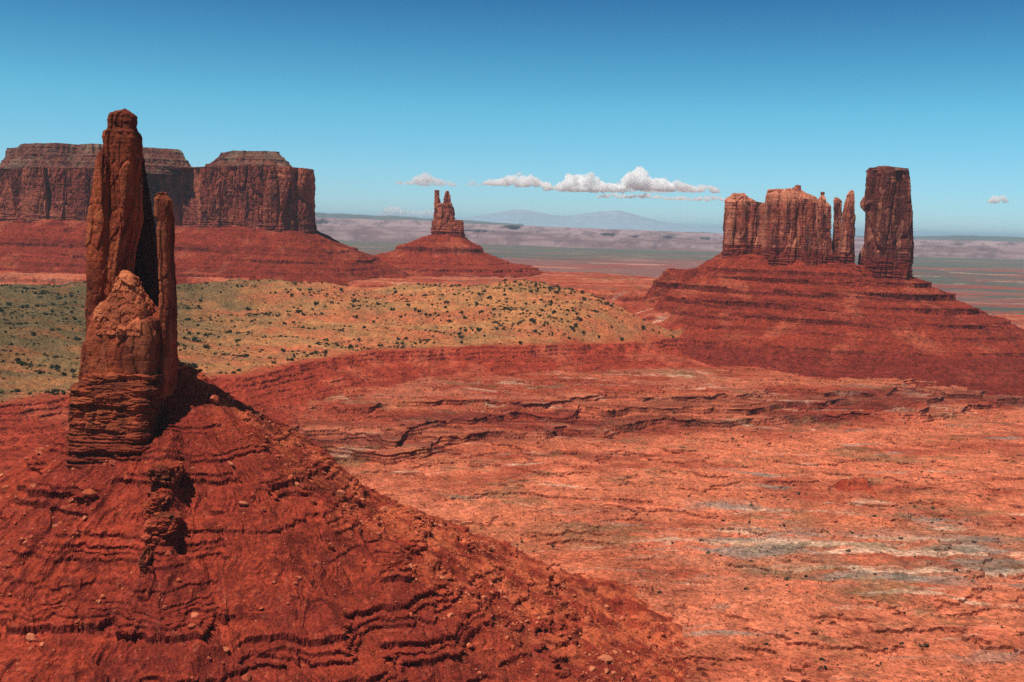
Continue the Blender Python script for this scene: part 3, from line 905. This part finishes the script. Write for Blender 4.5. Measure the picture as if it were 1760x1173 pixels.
tower('shoulder', king, [(380, 780, 795), (384, 778, 796), (400, 778, 797), (416, 776, 799)], 3190, [12, 14, 18, 22], ex=3.4, res=1.6, dome=1, sink=24, disp=dict(KD, seed=24, ba=1.4), colr=dict(colK, seed=24, zlay=(262, 282), layc=R_LAY), mat=M_CLIFF)

# --- right: castellated wall, three pinnacles, square butte
CD = dict(tiny=5., ta=0.3, flute=10.0, fw=24., big=24., ba=2.6, small=9., sa=1.2, crack=1.9, sx=12., strata=1.1, fb=0.9)
colC = dict(base=lin(158, 80, 62), dark=lin(88, 44, 41), pale=lin(226, 146, 112), varn=0.9, palek=0.4)
wall = empty('rock_wall', (RIGHT[1][0], RIGHT[1][1], 236.0), 'castellated red rock wall, left of the pinnacles on the stepped hill', 'rock wall')
LAYC = (248, 262)
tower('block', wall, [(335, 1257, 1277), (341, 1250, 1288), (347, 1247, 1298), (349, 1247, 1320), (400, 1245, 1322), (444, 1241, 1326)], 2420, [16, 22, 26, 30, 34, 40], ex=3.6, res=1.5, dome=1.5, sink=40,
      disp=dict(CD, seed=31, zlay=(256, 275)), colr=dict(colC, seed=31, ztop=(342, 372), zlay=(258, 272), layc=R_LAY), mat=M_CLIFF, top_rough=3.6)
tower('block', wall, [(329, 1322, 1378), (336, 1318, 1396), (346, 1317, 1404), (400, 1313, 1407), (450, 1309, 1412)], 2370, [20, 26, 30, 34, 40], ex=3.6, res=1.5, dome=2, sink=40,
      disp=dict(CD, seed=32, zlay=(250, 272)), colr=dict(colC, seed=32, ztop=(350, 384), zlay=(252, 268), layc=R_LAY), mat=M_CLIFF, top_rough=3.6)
tower('chimney', wall, [(319, 1368, 1377), (325, 1362, 1378), (333, 1358, 1380)], 2372, [5, 7, 9], ex=3, res=1.2, dome=.5, sink=6, disp=dict(CD, seed=33, flute=0, ba=.8, sa=.8), colr=dict(colC, seed=33), mat=M_CLIFF)
tower('knob', wall, [(343, 1375, 1392), (349, 1372, 1406), (400, 1374, 1408), (455, 1374, 1416)], 2330, [9, 12, 16, 20], ex=3, res=1.4, dome=2, sink=40, disp=dict(CD, seed=34, ba=2, flute=3, fw=13), colr=dict(colC, seed=34, zlay=(250, 266), layc=R_LAY), mat=M_CLIFF)
def pin(label, prof, d, dep, seed, extra=None):
    q = P(prof[-1][1]/2 + prof[-1][2]/2, prof[-1][0], d)
    o = empty('rock_pinnacle', tuple(q), label, 'rock pinnacle', 'pinnacles between the wall and the butte')
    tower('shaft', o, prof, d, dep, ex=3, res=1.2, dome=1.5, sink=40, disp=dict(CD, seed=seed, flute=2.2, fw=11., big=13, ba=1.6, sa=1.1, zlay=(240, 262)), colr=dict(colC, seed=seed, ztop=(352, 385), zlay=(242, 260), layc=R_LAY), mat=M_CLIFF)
    if extra:
        tower('balanced_rock', o, extra, d, [4, 5, 3], ex=2.5, res=0.9, dome=.6, sink=1, disp=dict(CD, seed=seed+1, flute=0, ba=.4, sa=.4, crack=.3), colr=dict(colC, seed=seed+1), mat=M_CLIFF)
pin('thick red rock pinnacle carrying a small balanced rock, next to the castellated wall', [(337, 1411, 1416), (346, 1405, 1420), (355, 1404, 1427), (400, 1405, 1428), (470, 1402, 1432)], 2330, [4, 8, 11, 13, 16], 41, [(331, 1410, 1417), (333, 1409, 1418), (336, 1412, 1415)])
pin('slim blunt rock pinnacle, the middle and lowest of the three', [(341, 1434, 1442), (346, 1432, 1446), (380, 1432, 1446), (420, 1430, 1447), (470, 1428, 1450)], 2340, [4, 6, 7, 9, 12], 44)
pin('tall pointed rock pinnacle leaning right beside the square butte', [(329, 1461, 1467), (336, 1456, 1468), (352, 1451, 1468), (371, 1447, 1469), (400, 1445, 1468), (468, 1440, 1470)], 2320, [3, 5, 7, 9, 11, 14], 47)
butte = empty('rock_butte', (RIGHT[3][0], RIGHT[3][1], 210.0), 'massive square-topped dark red butte at the right end of the stepped hill', 'butte')
tower('cliff', butte, [(291, 1490, 1560), (298, 1486, 1562), (320, 1484, 1563), (350, 1481, 1566), (372, 1484, 1568), (430, 1481, 1571), (455, 1479, 1570), (490, 1477, 1571)], 2300, [44, 48, 50, 52, 53, 54, 56, 58],
      ex=3.6, res=1.3, dome=1, sink=45, disp=dict(CD, seed=51, big=34, ba=5.0, crack=3.0, flute=6.0, fw=27., zlay=(232, 262)), colr=dict(colC, seed=51, base=lin(112, 55, 46), zlay=(234, 256), layc=R_LAY), mat=M_CLIFF, top_rough=1.0)
tower('cap', butte, [(287, 1508, 1532), (290, 1492, 1558), (294, 1487, 1562)], 2300, [18, 40, 48], ex=3, res=1.5, dome=0.8, sink=2, disp=dict(CD, seed=52, flute=0, ba=.8, sa=.8, zlay=(900, 800)), colr=dict(capc, seed=52), mat=M_CLIFF)

# ------------------------------------------------------------------ far country: pale escarpment, blue ridges, mountains
def strip(name, silh, d, base_z, prof, wob, mat, colf, back=9000, n=900, wl=0.05, seed=0, zn=0.04):
    """a long range of hills: silh = (px, py) of its rim, prof = (offset towards us, share of the height) from foot to rim"""
    px = np.linspace(silh[0][0], silh[-1][0], n)
    py = np.interp(px, [a for a, b in silh], [b for a, b in silh])
    top = np.array([P(a, b, d) for a, b in zip(px, py)])
    u = top[:, 0]/d
    zt = top[:, 2]
    R, CC = [], []
    for j, (off, t) in enumerate(prof + [(-back*0.15, 1.0), (-back*0.5, .99), (-back, 0.9)]):
        w = wob*fbm2(u/wl, np.zeros(n) + j*0.07, 5, seed)*(1.0 if off > -1 else 0.2)
        dd = d - off + w
        hh = zt - base_z
        z = base_z + hh*t + hh*zn*fbm2(u/wl*3, np.full(n, j*0.5), 4, seed+5)*min(1, t*4)
        R.append(np.stack([u*dd, dd, z], -1))
        CC.append(colf(u, t, j))
    V = np.array(R); m = len(R)
    idx = np.arange(m*n).reshape(m, n)
    Q = np.stack([idx[:-1, :-1], idx[:-1, 1:], idx[1:, 1:], idx[1:, :-1]], -1).reshape(-1, 4)
    me = mesh_from(name, V.reshape(-1, 3), Q, np.array(CC).reshape(-1, 3), mat, smooth=True)
    return tag(add(name, me), kind='structure')
def esc_col(u, t, j):
    c = np.tile(lin(122, 92, 92) if t < .66 else lin(150, 126, 128), (len(u), 1))
    c = blend(c, lin(158, 130, 130), sstep(-0.3, 0.5, fbm2(u*14, np.full(len(u), j*0.8), 6, 301, .6))*0.7)
    c = blend(c, lin(96, 70, 76), sstep(0.0, 0.5, fbm2(u*40, np.full(len(u), j*0.3), 6, 302, .65))*0.6)
    return c
EPR = [(1900, 0.0), (1500, .10), (1200, .22), (900, .32), (700, .42), (500, .50), (330, .55), (250, .62), (200, .70), (150, .76), (110, .84), (60, .92), (0, 1.0)]
strip('far_escarpment_hills', [(-500, 346), (300, 366), (545, 375), (700, 379), (830, 386), (1000, 393), (1235, 403), (1400, 409), (1570, 414), (1760, 417), (2300, 430)], 15500, -4, EPR, 260, M_VALLEY, esc_col, n=1400, seed=311, wl=0.09)
strip('far_ridge_hills', [(-400, 340), (480, 360), (560, 367), (700, 373), (800, 379), (900, 386)], 26000, -20, [(3000, 0), (1200, .5), (0, 1)], 800, M_VALLEY,
      lambda u, t, j: np.tile(lin(92, 92, 84), (len(u), 1)), n=500, seed=321)
strip('far_ridge_hills', [(1180, 404), (1300, 405), (1450, 406), (1570, 407), (1660, 405), (1760, 408), (2300, 420)], 26000, -20, [(3000, 0), (1200, .5), (0, 1)], 800, M_VALLEY,
      lambda u, t, j: np.tile(lin(92, 92, 84), (len(u), 1)), n=500, seed=325)
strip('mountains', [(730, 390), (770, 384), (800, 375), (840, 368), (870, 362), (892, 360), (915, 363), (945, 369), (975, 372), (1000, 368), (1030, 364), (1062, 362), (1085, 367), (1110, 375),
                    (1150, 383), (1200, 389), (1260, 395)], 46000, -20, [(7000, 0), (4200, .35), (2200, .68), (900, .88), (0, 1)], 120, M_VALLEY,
      lambda u, t, j: np.tile(lin(150, 164, 178), (len(u), 1)), n=500, seed=331, wl=0.02, zn=0.006)  # pale blue of distant haze put into the colour, on top of the air

# ------------------------------------------------------------------ shrubs and boulders
def hit(px, py, lo=380., hi=3500.):
    ds = np.geomspace(lo, hi, 3000)
    q = (P(px, py, 1000.) - np.array([0, 0, CAMZ]))/1000.
    z = terrain(q[0]*ds, ds)[0]
    b = CAMZ + q[2]*ds < z
    i = int(np.argmax(b)) if b.any() else len(ds)-1
    return np.array([q[0]*ds[i], ds[i], z[i]])
def pxscale(y): return y/F
def leaf_mat(name, c):
    m = bpy.data.materials.new(name); m.use_nodes = True
    n, l = m.node_tree.nodes, m.node_tree.links
    b = n['Principled BSDF']; b.inputs['Roughness'].default_value = 0.8
    b.inputs['Specular IOR Level'].default_value = 0.1
    at = n.new('ShaderNodeAttribute'); at.attribute_name = 'Col'
    l.new(at.outputs['Color'], b.inputs['Base Color'])
    return m
M_LEAF = leaf_mat('shrub_leaves', None)
def shrub_data(seed, nleaf, base, leaf=0.13, lobes=5):
    """a unit-wide shrub of many leaf clumps on a few lobes"""
    r = np.random.RandomState(seed)
    cen = np.stack([r.uniform(-.28, .28, lobes), r.uniform(-.28, .28, lobes), r.uniform(.16, .42, lobes)], -1)
    rad = r.uniform(.16, .27, lobes)
    k = r.randint(0, lobes, nleaf)
    dv_ = r.randn(nleaf, 3); dv_ /= np.linalg.norm(dv_, axis=1)[:, None]
    c = cen[k] + dv_*(rad[k]*r.uniform(.55, 1.05, nleaf))[:, None]
    c[:, 2] = np.maximum(c[:, 2], 0.02)
    a = r.randn(nleaf, 3); a /= np.linalg.norm(a, axis=1)[:, None]
    b = np.cross(a, r.randn(nleaf, 3)); b /= np.linalg.norm(b, axis=1)[:, None]
    s = leaf*r.uniform(.6, 1.3, nleaf)[:, None]
    V = np.stack([c - a*s, c + b*s*.8, c + a*s, c - b*s*.8], 1).reshape(-1, 3)
    V[:, 2] = np.maximum(V[:, 2], -0.03)
    Q = np.arange(nleaf*4).reshape(-1, 4)
    C = np.repeat(base[None]*r.uniform(.6, 1.5, (nleaf, 1)), 4, 0)
    return V, Q, C
JUN = [shrub_data(100+i, 110, lin(62, 66, 40), 0.12, 4 + i % 3) for i in range(5)]
SAGE = [shrub_data(200+i, 60, lin(66, 64, 46), 0.15, 3 + i % 2) for i in range(4)]
JME = [mesh_from('juniper_shrub', *d_, M_LEAF) for d_ in JUN]
SME = [mesh_from('sagebrush', *d_, M_LEAF) for d_ in SAGE]
def merged(data, pos, siz, rot, name, mat, kind='stuff'):
    Vs, Qs, Cs, o = [], [], [], 0
    for (x, y, z), s, a, i in zip(pos, siz, rot, range(len(pos))):
        V, Q, C = data[i % len(data)]
        c_, s_ = math.cos(a), math.sin(a)
        Vs.append(np.stack([(V[:, 0]*c_ - V[:, 1]*s_)*s + x, (V[:, 0]*s_ + V[:, 1]*c_)*s + y, V[:, 2]*s*.8 + z], -1))
        Qs.append(Q + o); Cs.append(C); o += len(V)
    me = mesh_from(name, np.concatenate(Vs), np.concatenate(Qs), np.concatenate(Cs), mat)
    return tag(add(name, me), kind=kind)
def scatter(n, xr, yr, dens, seed):
    r = np.random.RandomState(seed)
    x = r.uniform(*xr, n); y = r.uniform(*yr, n)
    z, rg, ax, _ = terrain(x, y)
    keep = r.rand(n) < dens(x, y, z, rg, ax)
    inv = np.abs(x/y) < 0.56
    k = keep & inv
    return np.stack([x, y, z], -1)[k], rg[k], r
# junipers on the sandy hill
pos, rg, r = scatter(60000, (-1400, 360), (1000, 2450),
    lambda x, y, z, g, a: (g == 2)*(a > 14)*(0.03 + 0.34*sstep(0.08, 0.5, fbm2(x/170 + y/300, y/60, 4, 401)) + 0.13*sstep(480, 100, np.hypot(x-20, (y-2230)*1.2))), 41)
siz = np.clip(np.exp(r.randn(len(pos))*0.5)*4.7, 2.0, 12.5)
vis = siz/pos[:, 1]
od = np.argsort(-vis)
rot = r.uniform(0, 6.28, len(pos))
for j, i in enumerate(od[:300]):
    o = add('juniper_shrub', JME[j % 5], None, (pos[i, 0], pos[i, 1], pos[i, 2] - 0.2))
    o.scale = (siz[i], siz[i], siz[i]*r.uniform(.7, 1.0))
    o.rotation_euler = (0, 0, rot[i])
    tag(o, 'dark green rounded juniper shrub growing on the sandy orange hill', 'shrub', 'junipers dotted over the sandy hill')
rest = od[300:4600]
merged(JUN, pos[rest] - np.array([0, 0, .2]), siz[rest], rot[rest], 'juniper_cover', M_LEAF)
pos4, rg4, r = scatter(120000, (-1400, 360), (1000, 2450), lambda x, y, z, g, a: (g == 2)*(a > 6)*(0.03 + 0.30*sstep(-0.1, 0.6, fbm2(x/90 + y/300, y/45, 5, 403, .6)) + 0.2*sstep(-300, -800, x)), 45)
pos4 = pos4[:9000]
merged([shrub_data(300+i, 26, lin(92, 84, 56), 0.22, 2) for i in range(4)], pos4 - np.array([0, 0, .1]), np.clip(np.exp(r.randn(len(pos4))*0.4)*1.9, .9, 4.5), r.uniform(0, 6.28, len(pos4)), 'scrub_cover', M_LEAF)
# sagebrush on the red plain
pos2, rg2, r = scatter(60000, (-150, 1000), (560, 1500),
    lambda x, y, z, g, a: (g == 0)*(0.008 + 0.08*sstep(0.0, 0.5, fbm2(x/120, y/60, 4, 411)))*sstep(-100, 200, x + 0.3*(1000-y)), 43)
siz2 = np.clip(np.exp(r.randn(len(pos2))*0.45)*2.1, 0.9, 5.5)
od2 = np.argsort(-siz2/pos2[:, 1])
rot2 = r.uniform(0, 6.28, len(pos2))
for j, i in enumerate(od2[:290]):
    o = add('sagebrush', SME[j % 4], None, (pos2[i, 0], pos2[i, 1], pos2[i, 2] - 0.1))
    o.scale = (siz2[i], siz2[i], siz2[i]*r.uniform(.6, .9))
    o.rotation_euler = (0, 0, rot2[i])
    tag(o, 'small grey-green sagebrush clump on the layered red plain', 'sagebrush', 'sagebrush clumps on the plain')
rest = od2[290:3500]
merged(SAGE, pos2[rest] - np.array([0, 0, .1]), siz2[rest], rot2[rest], 'sagebrush_cover', M_LEAF)
# boulders
def ico(sub):
    import bmesh
    bm = bmesh.new(); bmesh.ops.create_icosphere(bm, subdivisions=sub, radius=0.5)
    V = np.array([v.co[:] for v in bm.verts]); T = np.array([[v.index for v in f.verts] for f in bm.faces]); bm.free()
    return V, T
def boulder_data(seed, sub=3):
    V, T = ico(sub)
    r = np.random.RandomState(seed)
    V = V*np.array([1.0, r.uniform(.7, .95), r.uniform(.5, .75)])
    for _ in range(7):                                             # split faces along joints
        nv = r.randn(3); nv /= np.linalg.norm(nv)
        c = r.uniform(.18, .32)
        t = V @ nv - c
        V = V - np.maximum(t, 0)[:, None]*nv*0.95
    V = V*(1 + 0.10*fbm3(V[:, 0]*4, V[:, 1]*4, V[:, 2]*4, 3, seed))[:, None]
    C = np.tile((lin(168, 78, 52), lin(196, 112, 80), lin(140, 58, 40))[seed % 3], (len(V), 1))
    C = blend(C, lin(206, 118, 82), sstep(0.0, 0.5, fbm3(V[:, 0]*3, V[:, 1]*3, V[:, 2]*3, 3, seed+1)))
    return V, T, C
BD_ = [boulder_data(500+i) for i in range(6)]
BME = [mesh_from('boulder', V, np.zeros((0, 4)), C, M_ROCK, T=T) for V, T, C in BD_]
def boulder(px, py, w, label, i, sz=.8, rz=0.5):
    p = hit(px, py)
    s = w*pxscale(p[1])
    o = add('boulder', BME[i % 6], None, (p[0], p[1], p[2] + s*0.12))
    o.scale = (s, s*.9, s*sz)
    o.rotation_euler = (0.1, 0.15, rz)
    tag(o, label, 'boulder')
boulder(366, 690, 26, 'big squarish boulder perched on the ridge crest right of the spire', 0, 1.1)
boulder(158, 852, 30, 'dark-shadowed boulder on the slope below left of the spire', 1)
boulder(583, 853, 26, 'large boulder at the ridge crest beside a dark gap, above the layered plain', 2, 0.9)
boulder(612, 862, 24, 'split boulder just right of the large crest boulder', 3, 0.9)
boulder(72, 778, 24, 'dark tilted slab on the left slope under the spire', 4, 0.7)
boulder(1040, 1138, 34, 'pale blocky boulder low on the ridge crest at the bottom edge', 5, 0.8)
boulder(330, 808, 10, 'small whitish stone right of the spire foot', 2, 0.9)
def outcrop(prof, label, seed, dep=6.0):
    b = hit((prof[-1][1] + prof[-1][2])/2, prof[-1][0])
    d = b[1] + dep*0.88
    o = empty('rock_outcrop', tuple(b), label, 'rock outcrop')
    tower('ledge_block', o, prof, d, dep, ex=4, res=0.4, dome=1.0, sink=14, disp=dict(SD, seed=seed, big=5.5, sx=.6, ba=1.6, small=2.6, sa=.6, crack=.6, strata=.7, zlay=(900, 800)),
          colr=dict(colS, seed=seed, base=lin(160, 66, 44), bedk=.5, palek=.15), mat=M_SPIRE, top_rough=.8)
outcrop([(800, 262, 314), (808, 250, 316), (824, 254, 310), (838, 258, 300)], 'ledgy rock outcrop directly under the foot of the spire', 61, 10)
outcrop([(850, 264, 296), (860, 250, 292), (884, 242, 290)], 'crumbling outcrop of thin beds, second down the rib below the spire', 62, 9)
outcrop([(888, 256, 310), (896, 248, 314), (912, 244, 306), (926, 248, 294)], 'blocky outcrop with a dark cleft, third down the rib below the spire', 63, 10)
outcrop([(944, 246, 262), (954, 240, 268), (976, 242, 266)], 'small pointed outcrop at the lower end of the rib below the spire', 64, 8)
pos3, rg3, r = scatter(150000, (-420, 200), (405, 720),
    lambda x, y, z, g, a: (g == 1)*(0.03 + 0.22*np.exp(-((a-84)/26)**2) + 0.08*np.exp(-((a+45)/25)**2))*(0.3 + 1.4*sstep(-.2, .5, fbm2(x/30, y/30, 4, 421))), 47)
siz3 = np.clip(np.exp(r.randn(len(pos3))*0.75)*0.95, 0.45, 6.5)
od3 = np.argsort(-siz3/pos3[:, 1])
rot3 = r.uniform(0, 6.28, len(pos3))
for j, i in enumerate(od3[:280]):
    o = add('boulder', BME[j % 6], None, (pos3[i, 0], pos3[i, 1], pos3[i, 2] + siz3[i]*0.1))
    o.scale = (siz3[i], siz3[i], siz3[i]*r.uniform(.6, 1.0))
    o.rotation_euler = (r.uniform(-.4, .4), r.uniform(-.4, .4), rot3[i])
    tag(o, 'loose rust red rock among the scree of the nearest ridge', 'rock', 'loose rocks on the nearest ridge')
SM_ = []
for i in range(6):
    V, T, C = boulder_data(600+i, 1)
    SM_.append((V, np.concatenate([T, T[:, 2:3]], 1), C))
rest = od3[280:12000]
Vs, Ts, Cs, off = [], [], [], 0
for q, i in enumerate(rest):
    V, T4, C = SM_[q % 6]
    c_, s_ = math.cos(rot3[i]), math.sin(rot3[i])
    s = siz3[i]
    Vs.append(np.stack([(V[:, 0]*c_ - V[:, 1]*s_)*s + pos3[i, 0], (V[:, 0]*s_ + V[:, 1]*c_)*s + pos3[i, 1], V[:, 2]*s + pos3[i, 2] + s*.1], -1))
    Ts.append(T4[:, :3] + off); Cs.append(C); off += len(V)
me = mesh_from('scree', np.concatenate(Vs), np.zeros((0, 4)), np.concatenate(Cs), M_ROCK, T=np.concatenate(Ts))
tag(add('scree', me), kind='stuff')

# ------------------------------------------------------------------ clouds far beyond the mountains
def cloud_mat(name, dens):
    m = bpy.data.materials.new(name); m.use_nodes = True
    n, l = m.node_tree.nodes, m.node_tree.links
    n.clear()
    out = n.new('ShaderNodeOutputMaterial')
    v = n.new('ShaderNodeVolumePrincipled')
    v.inputs['Color'].default_value = (1, 1, 1, 1)
    v.inputs['Anisotropy'].default_value = -0.3
    v.inputs['Density'].default_value = dens
    l.new(v.outputs[0], out.inputs['Volume'])
    return m
M_CLOUD = cloud_mat('cloud_vapour', 0.0045)
M_THIN = cloud_mat('thin_cloud_vapour', 0.0020)
IV, IT = ico(3)
def billows(seed, w, h, n):
    """one mesh of heaped round lobes over a flat base, w wide and h high (metres)"""
    r = np.random.RandomState(seed)
    Vs, Ts, off = [], [], 0
    for q in range(n):
        x = r.uniform(-1, 1)
        top = (1 - abs(x)**2.2)*(0.45 + 0.55*(0.5 + 0.5*math.sin(x*5.0 + seed)))
        z = r.uniform(0, 1)**0.8*top
        rad = max(h*(0.13 + 0.22*r.rand())*(0.55 + 0.6*top)*(1 - 0.35*z), w*0.022)
        c = np.array([x*w*0.46, r.uniform(-1, 1)*w*0.14*(1 - 0.5*abs(x)), z*h*0.72])
        p = IV*2
        nz_ = fbm3(p[:, 0]*1.3 + q*3.1, p[:, 1]*1.3, p[:, 2]*1.3 + seed, 4, 700 + seed, .6)
        V = p*(1 + 0.34*nz_)[:, None]*np.array([1.25, 1.1, 0.9])*rad + c
        V[:, 2] = np.where(V[:, 2] < 0, V[:, 2]*0.22, V[:, 2])
        Vs.append(V); Ts.append(IT + off); off += len(V)
    return np.concatenate(Vs), np.concatenate(Ts)
def cloud(px, py, wpx, hpx, d, label, seed=[0], thin=False):
    seed[0] += 1
    k = d/F
    V, T = billows(seed[0], wpx*1.02*k, hpx*0.95*k, int(20 + wpx*0.4))
    V[:, 2] -= hpx*0.30*k
    me = mesh_from('cloud', V, np.zeros((0, 4)), None, None, T=T)
    o = add('cloud', me)
    md = o.modifiers.new('union', 'REMESH'); md.mode = 'VOXEL'; md.voxel_size = min(70.0, hpx*k*0.07)     # one skin round all the lobes
    m2 = bpy.data.meshes.new_from_object(o.evaluated_get(bpy.context.evaluated_depsgraph_get()))
    o.modifiers.clear()
    co = np.empty(len(m2.vertices)*3, np.float32); m2.vertices.foreach_get('co', co); co = co.reshape(-1, 3)
    nv = np.empty(len(m2.vertices)*3, np.float32); m2.vertices.foreach_get('normal', nv); nv = nv.reshape(-1, 3)
    co = co + nv*(min(150.0, hpx*k*0.09)*fbm3(co[:, 0]/420, co[:, 1]/420, co[:, 2]/420, 4, 800, .6))[:, None]
    m2.vertices.foreach_set('co', co.ravel()); m2.update()
    m2.materials.clear(); m2.materials.append(M_THIN if thin else M_CLOUD)
    o.data = m2
    o.location = tuple(P(px, py, d))
    tag(o, label, 'cloud')
D_ = 62000
cloud(890, 310, 118, 32, D_, 'long white cumulus cloud, left end of the main cloud row')
cloud(1006, 316, 140, 40, D_, 'broad white cumulus cloud in the middle of the main row')
cloud(1108, 312, 98, 44, D_, 'tallest puffy cumulus cloud, rounded like a dome')
cloud(1180, 322, 118, 26, D_, 'white cloud trailing right of the tallest cumulus')
cloud(1090, 337, 130, 13, D_*1.02, 'flat thin cloud strip beneath the tallest cumulus')
cloud(1205, 341, 124, 14, D_*1.03, 'flat cloud strip reaching to the castellated wall')
cloud(1060, 322, 190, 22, D_*1.04, 'low pale cloud layer joining the clouds of the main row', thin=True)
cloud(733, 311, 110, 24, D_*1.05, 'faint white cloud above the twin-topped tower', thin=True)
cloud(814, 315, 28, 13, D_*1.05, 'tiny separate cloud puff between two larger clouds', thin=True)
cloud(700, 366, 124, 32, D_*1.3, 'low white cloud bank on the horizon behind the twin-topped tower', thin=True)
cloud(1716, 342, 30, 22, D_, 'lone small cloud puff right of the square butte')

# ------------------------------------------------------------------ the air between
hz = bpy.data.materials.new('haze'); hz.use_nodes = True
n, l = hz.node_tree.nodes, hz.node_tree.links
n.clear()
out = n.new('ShaderNodeOutputMaterial')
v = n.new('ShaderNodeVolumePrincipled')
v.inputs['Color'].default_value = (0.50, 0.80, 1.0, 1)
v.inputs['Density'].default_value = 2.1e-5
l.new(v.outputs[0], out.inputs['Volume'])
X0, Y0, Y1, ZB, ZT = 130000., -2000., 125000., -140., 640.
bv = np.array([[x, y, z] for z in (ZB, ZT) for x, y in ((-X0, Y0), (X0, Y0), (X0, Y1), (-X0, Y1))])
bq = [[3, 2, 1, 0], [4, 5, 6, 7], [0, 1, 5, 4], [1, 2, 6, 5], [2, 3, 7, 6], [3, 0, 4, 7]]
tag(add('haze', mesh_from('haze', bv, bq, None, hz)), kind='stuff')
